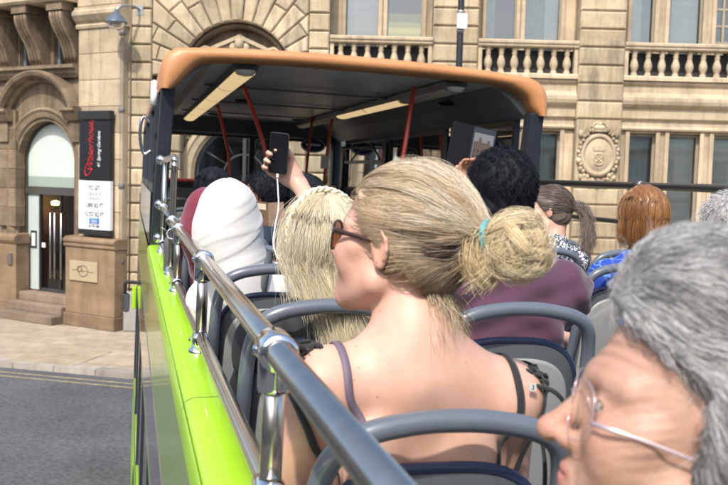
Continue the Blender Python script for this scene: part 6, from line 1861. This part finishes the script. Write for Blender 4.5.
m = ribbon(C_, [(.425, 3.10, -.37), (.427, 3.01, -.31), (.428, 2.91, -.35), (.425, 2.875, -.43), (.42, 2.88, -.56)], .026, .004, thick=.003); put('bag_strap', m, mat('grey_webbing', (.07, .08, .08), .8), hj.thing, frame=BUS)
M_MAROON = mat('maroon_jersey', (.16, .008, .03), .8, var=.15, sheen=.3)
scarf_person('passenger in a maroon headscarf just ahead of the white headscarf', (.305, 3.74, -.195), -12, (.40, 3.72, -.37), (.33, 3.73, -.43), (.56, 3.73, -.43), (.47, 3.78, -.77), M_MAROON, mat('dark_maroon', (.09, .008, .02), .85), 3, h=.007, skin=SK_DARK)

# ------------------------------------------------------------------ the man in purple, filming
mp_ = Person('black-haired man in a purple shirt holding up a phone in a folding case', 'passengers on the open top deck',
             (.965, 2.26, -.025), rot3(2, 5, 0), (.985, 2.20, -.215), (.815, 2.20, -.27), (1.135, 2.19, -.272), (.94, 2.2, -.77), w=1.12,
             el=(.83, 2.46, -.24), wl=(1.005, 2.635, -.05), er=(1.19, 2.44, -.24), wr=(1.125, 2.635, -.075),
             hands={-1: dict(f=(.15, .25, .95), b=(-.25, .95, -.1), curl=(25, 42, 30)), 1: dict(f=(-.15, .25, .95), b=(.3, .95, -.1), curl=(25, 42, 30))})
mp_.build_body(SK_MID, .0065)
M_PURPLE = mat('purple_cotton', (.075, .026, .053), .85, var=.12, scale=12, sheen=.25)
mp_.cloth('purple_shirt', M_PURPLE, .016, 2, h=.006, neck_cut=.0, warp=lambda P: .004 * np.sin(P[:, 2] * 34 + P[:, 0] * 26 + 5 * np.sin(P[:, 0] * 11) + 2 * np.sin(P[:, 2] * 19)) * np.clip((P[:, 2] + .9) * 3, .3, 1) + .0025 * np.sin(P[:, 2] * 90 - P[:, 0] * 40))
mp_.cloth('jeans', M_DENIM, .010, legs='only', h=.012)
def short_hair(p, n, m, region, ln=(.02, .04), rad=(.0005, .0009), lo=0, hi=1, infl=.010, up=.5):
    p.hair_cap(region, m, infl, .005, tint=.3)
    d = cap_dirs(n, region); nrm = d / CR_R; nrm /= np.linalg.norm(nrm, axis=1, keepdims=True)
    fl = np.stack((d[:, 0] * .4, -.35 + .0 * d[:, 1], -.55 - .4 * (1 - d[:, 2])), 1) + RNG.normal(size=(n, 3)) * .35
    fl -= nrm * (fl * nrm).sum(1, keepdims=True); fl /= np.linalg.norm(fl, axis=1, keepdims=True)
    l_ = RNG.uniform(*ln, n)[:, None, None]; t = np.linspace(0, 1, 7)[None, :, None]
    P = CR_C + d[:, None] * (CR_R + infl * .5) + nrm[:, None] * l_ * up * np.sin(t * 1.8) + fl[:, None] * l_ * t + wob(n, 7, .002)
    p.hair('hair_strands', P, m, RNG.uniform(*rad, n), tints(n, lo, hi))
man_region = lambda P: np.maximum(P[:, 1] - np.maximum(-.005, -.02 + 1.1 * P[:, 2]), -.075 - P[:, 2])
short_hair(mp_, 6500, H_BLACK, man_region, (.014, .03), (.0004, .0007), infl=.014, up=.35)
P2M = Matrix.Translation((1.078, 2.69, .112)) @ Matrix.Scale(.96, 4) @ Matrix.Rotation(math.radians(-8), 4, 'Z') @ Matrix.Rotation(math.radians(9), 4, 'Y') @ Matrix.Rotation(math.radians(-8), 4, 'X')
def screen(name, c, s):
    m = emit(name, c, s); m.node_tree.nodes['Principled BSDF'].inputs['Base Color'].default_value = (.01, .01, .01, 1); m.node_tree.nodes['Principled BSDF'].inputs['Roughness'].default_value = .35; return m
T3 = Thing('phone', BUS @ P2M, (0, 0, -.08), 'phone in an open black folding case showing the stone building on its screen', 'phone')
ph(T3, 'case', rbox(MB(), .042, .078, -.003, .006, .008), mat('case_leather', (.006, .006, .008), .6, spec=.15), bevel=.0012)
ph(T3, 'screen_glass', rbox(MB(), .038, .074, -.0045, -.0031, .006), M_BLACKG)
m = moved(rbox(MB(), .036, .078, -.003, .003, .008), Matrix.Translation((-.0745, .001, 0)) @ Matrix.Rotation(math.radians(4), 4, 'Z')); ph(T3, 'folded_cover', m, bpy.data.materials['case_leather'], bevel=.001)
m = rbox(MB(), .0335, .056, -.0049, -.0046, .002); sc_ = ph(T3, 'live_picture', m, screen('screen_sky', (.42, .42, .44), .30))
M_SB = screen('screen_stone', (.20, .125, .08), .30); M_SD = screen('screen_dark', (.03, .022, .018), .3)
m = MB().prism([(-.032, -.045), (.032, -.045), (.032, .022), (.024, .022), (.022, .036), (.014, .036), (.012, .026), (-.004, .026), (-.008, .042), (-.014, .042), (-.017, .028), (-.032, .026)], -.0052, -.0049); ph(T3, 'pictured_building', m, M_SB, sc_)
m = MB()
for i in range(5):
    for j in range(2): m.box((-.029 + i * .0125, -.0054, -.03 + j * .019), (-.023 + i * .0125, -.0052, -.018 + j * .019))
m.box((-.032, -.0055, -.055), (.032, -.0052, -.0455)); ph(T3, 'pictured_windows', m, M_SD, sc_)

# ------------------------------------------------------------------ across the aisle
def floral(name, bg, fg, scale, th, c3=None):
    m, nt, b, N, L = new_mat(name)
    tc = N.new('ShaderNodeTexCoord'); v = N.new('ShaderNodeTexVoronoi'); v.feature = 'DISTANCE_TO_EDGE'; v.inputs['Scale'].default_value = scale
    nz = N.new('ShaderNodeTexNoise'); nz.inputs['Scale'].default_value = scale * .6; nz.inputs['Detail'].default_value = 4
    mx = N.new('ShaderNodeMix'); mx.data_type = 'VECTOR'; mx.inputs['Factor'].default_value = .12
    L.new(tc.outputs['Object'], nz.inputs['Vector']); L.new(tc.outputs['Object'], mx.inputs[4]); L.new(nz.outputs['Color'], mx.inputs[5]); L.new(mx.outputs[1], v.inputs['Vector'])
    r = N.new('ShaderNodeValToRGB'); r.color_ramp.interpolation = 'CONSTANT'; r.color_ramp.elements[0].color = (*fg, 1); r.color_ramp.elements[1].color = (*bg, 1); r.color_ramp.elements[1].position = th
    L.new(v.outputs['Distance'], r.inputs['Fac']); L.new(r.outputs['Color'], b.inputs['Base Color']); b.inputs['Roughness'].default_value = .85
    return m
py_ = Person('woman with an ash brown ponytail in a black and white floral top', 'passengers on the open top deck',
             (2.02, 4.10, -.105), rot3(-58, -6, 0), (2.03, 4.05, -.30), (1.88, 4.06, -.355), (2.17, 4.06, -.355), (1.95, 4.1, -.77))
py_.build_body(SK_PALE, .008)
py_.cloth('floral_top', floral('floral_print', (.74, .75, .76), (.04, .05, .09), 42, .16), .013, 1, h=.008)
py_.cloth('jeans', M_DENIM, .010, legs='only', h=.014)
pr = scalp(.02, .75, -.09); py_.hair_cap(scalp(.016, .75, -.09), H_BROWN, .008, .006, tint=.3)
TP = np.array((0, -.125, .015)); d, P = pulled(2200, pr, TP, (.003, .012)); P += wob(2200, 16, .002)
py_.hair('hair_strands', P, H_BROWN, .0009, np.clip(.45 + RNG.normal(size=2200) * .22, 0, 1))
n = 900; N = 14; t = np.linspace(0, 1, N)[None, :, None]; a0 = TP + RNG.normal(size=(n, 3)) * .01
a3 = a0 + np.array((0, -.055, -.20)) + RNG.normal(size=(n, 3)) * np.array((.018, .02, .03)); a1 = a0 + np.array((0, -.055, .015)); a2 = a0 + np.array((0, -.075, -.09)) + RNG.normal(size=(n, 3)) * .012
Q = (1 - t) ** 3 * a0[:, None] + 3 * (1 - t) ** 2 * t * a1[:, None] + 3 * (1 - t) * t ** 2 * a2[:, None] + t ** 3 * a3[:, None]
py_.hair('ponytail', Q, H_BROWN, .001, tints(n, .45, 1))
mb = MB().tube([TP + np.array((.018 * math.cos(a), -.008, .018 * math.sin(a))) for a in np.linspace(0, 2 * PI, 20)[:-1]], .005, 6, closed=True); mb.v = [tuple(q) for q in py_.L(np.array(mb.v))]; put('hair_tie', mb, M_BLACKCLOTH, py_.thing, frame=BUS)
au = Person('woman with a straight auburn bob in a bright blue top', 'passengers on the open top deck',
            (2.055, 3.31, -.095), rot3(10, 0, 0), (2.05, 3.27, -.29), (1.89, 3.27, -.35), (2.21, 3.27, -.35), (1.98, 3.3, -.77))
au.build_body(SK_PALE, .008)
au.cloth('blue_top', floral('blue_print', (.012, .05, .33), (.10, .22, .55), 16, .05), .014, 1, h=.008)
au.cloth('trousers', M_BLK, .010, legs='only', h=.014)
ar = scalp(.05, .5, -.09); au.hair_cap(scalp(.045, .5, -.1), H_AUB, .018, .006, tint=.35)
d, P = fall(4200, ar, el=-.5, hang=(.05, .10), lift=(.012, .024)); P += wob(4200, 18, .003)
lk = (np.floor((np.arctan2(d[:, 0], d[:, 1]) + 3.2) * 8)).astype(int) % 53; lt = RNG.uniform(-.2, .2, 53)
au.hair('hair_strands', P, H_AUB, .0009, np.clip(.5 + lt[lk] + RNG.normal(size=4200) * .15, 0, 1))
S = Shape(); S.u(ell((0, -.05, -.09), (.075, .05, .075))); v, f = surface(S, (-.12, -.15, -.2), (.12, .06, .05), .007); put('hair_mass', (au.L(v), f, np.full(len(v), .35)), H_AUB, au.thing, frame=BUS)
ge = Person('white-haired passenger in a pale shirt just past the auburn bob', 'passengers on the open top deck',
            (1.955, 2.62, -.11), rot3(5, 0, 0), (1.96, 2.58, -.30), (1.80, 2.58, -.36), (2.12, 2.58, -.36), (1.93, 2.58, -.77))
ge.build_body(SK_PALE, .009); ge.cloth('pale_shirt', mat('pale_cotton', (.5, .5, .48), .85), .013, 1, h=.01); ge.cloth('trousers', M_BLK, .010, legs='only', h=.014)
H_WHITE = hair_mat('hair_white', (.35, .34, .33), (.75, .75, .74))
short_hair(ge, 2200, H_WHITE, man_region, (.02, .045), infl=.012)

# ------------------------------------------------------------------ heads further forward under the canopy
def far(label, hc, az, hair, style, top, skin, n=1500, **k):
    x, y, z = hc
    p = Person(label, 'passengers on the open top deck', hc, rot3(az, k.get('pitch', 0), 0), (x + .005, y - .05, z - .195), (x - .155, y - .05, z - .26), (x + .165, y - .05, z - .26), (x, y - .02, -.77))
    p.build_body(skin, .009); p.cloth('top', top, .014, 2, h=.011); p.cloth('trousers', M_BLK, .010, legs='only', h=.015)
    if style == 'short': short_hair(p, n, hair, man_region, (.018, .04), (.0009, .0014), infl=.014)
    else:
        r = scalp(.04, .5, -.1); p.hair_cap(scalp(.035, .5, -.1), hair, .014, .007, tint=.3)
        d, P = fall(n, r, el=-.5, hang=(.12, .2)); p.hair('hair_strands', P, hair, .0014, tints(n, 0, 1))
        S = Shape(); S.u(ell((0, -.06, -.10), (.08, .045, .13))); v, f = surface(S, (-.12, -.15, -.26), (.12, .06, .06), .008); put('hair_mass', (p.L(v), f, np.full(len(v), .3)), hair, p.thing, frame=BUS)
    return p
far('passenger with dark wavy hair two rows ahead of the white headscarf', (.40, 4.48, -.105), 5, H_BLACK, 'long', mat('grey_knit', (.1, .1, .11), .9), SK_DARK)
far('dark-haired man in profile turning left towards the front window', (.665, 4.62, -.115), -62, H_BLACK, 'short', mat('navy_jacket', (.02, .03, .06), .8), SK_MID)
far('woman with long black hair beside the man in profile', (.88, 4.62, -.115), -40, H_BLACK, 'long', mat('black_coat', (.012, .012, .014), .8), SK_MID)
T4 = Thing('guidebook', BUS, (.60, 4.2, -.2), 'small brown leaflet held up in front of the dark-haired man', 'leaflet')
m = moved(MB().box((-.075, -.002, -.06), (.0, .002, .06)), Matrix.Rotation(.3, 4, 'Z')); m2 = moved(MB().box((0, -.002, -.06), (.075, .002, .06)), Matrix.Rotation(-.3, 4, 'Z'))
m.add(m2.v, m2.f); moved(m, Matrix.Translation((.655, 4.33, -.19)) @ Matrix.Rotation(-.35, 4, 'X')); put('cover', m, mat('brown_print', (.17, .09, .045), .6, var=.6, scale=30), T4)
m = moved(MB().box((-.06, -.0035, .02), (-.015, -.0022, .05)), Matrix.Translation((.655, 4.33, -.19)) @ Matrix.Rotation(-.35, 4, 'X') @ Matrix.Rotation(.3, 4, 'Z')); put('cover_panel', m, mat('pale_print', (.5, .42, .3), .6), T4)
# ================================================================== CAMERA, LIGHT, WORLD
r0 = Vector((math.cos(YAW), -math.sin(YAW), 0)); fw_ = Vector((math.sin(YAW) * math.cos(PITCH), math.cos(YAW) * math.cos(PITCH), -math.sin(PITCH)))
u0 = r0.cross(fw_); rgt = r0 * math.cos(ROLL) + u0 * math.sin(ROLL); upv = u0 * math.cos(ROLL) - r0 * math.sin(ROLL)
cd = bpy.data.cameras.new('camera'); cam = bpy.data.objects.new('camera', cd); COL.objects.link(cam)
cam.matrix_world = Matrix(((rgt.x, upv.x, -fw_.x, EYE.x), (rgt.y, upv.y, -fw_.y, EYE.y), (rgt.z, upv.z, -fw_.z, EYE.z), (0, 0, 0, 1)))
cd.sensor_width = 36; cd.sensor_fit = 'HORIZONTAL'; cd.lens = 36 * 900 / 728
cd.clip_start = .02; cd.clip_end = 2000
cd.dof.use_dof = True; cd.dof.focus_distance = 2.6; cd.dof.aperture_fstop = 9
SC.camera = cam
SUN_AZ, SUN_EL = math.radians(212), math.radians(50)
sd = Vector((math.sin(SUN_AZ) * math.cos(SUN_EL), math.cos(SUN_AZ) * math.cos(SUN_EL), math.sin(SUN_EL)))
sl = bpy.data.lights.new('sun', 'SUN'); sl.energy = 2.5; sl.angle = math.radians(2.0); sl.color = (1, .955, .88)
so_ = bpy.data.objects.new('sun', sl); COL.objects.link(so_); so_.location = (0, 0, 30); so_.rotation_euler = sd.to_track_quat('Z', 'Y').to_euler()
w = bpy.data.worlds.new('World'); SC.world = w; w.use_nodes = True
N = w.node_tree.nodes; L = w.node_tree.links
sk = N.new('ShaderNodeTexSky'); sk.sky_type = 'NISHITA'; sk.sun_disc = False; sk.sun_elevation = SUN_EL; sk.sun_rotation = SUN_AZ; sk.air_density = 1.0; sk.dust_density = 3; sk.ozone_density = .8
L.new(sk.outputs[0], N['Background'].inputs['Color']); N['Background'].inputs['Strength'].default_value = .15
SC.view_settings.view_transform = 'Standard'; SC.view_settings.look = 'None'; SC.view_settings.exposure = 0.82; SC.view_settings.gamma = 1; SC.view_settings.use_curve_mapping = False
SC.render.engine = 'CYCLES'; SC.cycles.use_denoising = True; SC.cycles.max_bounces = 8; SC.cycles.transparent_max_bounces = 16
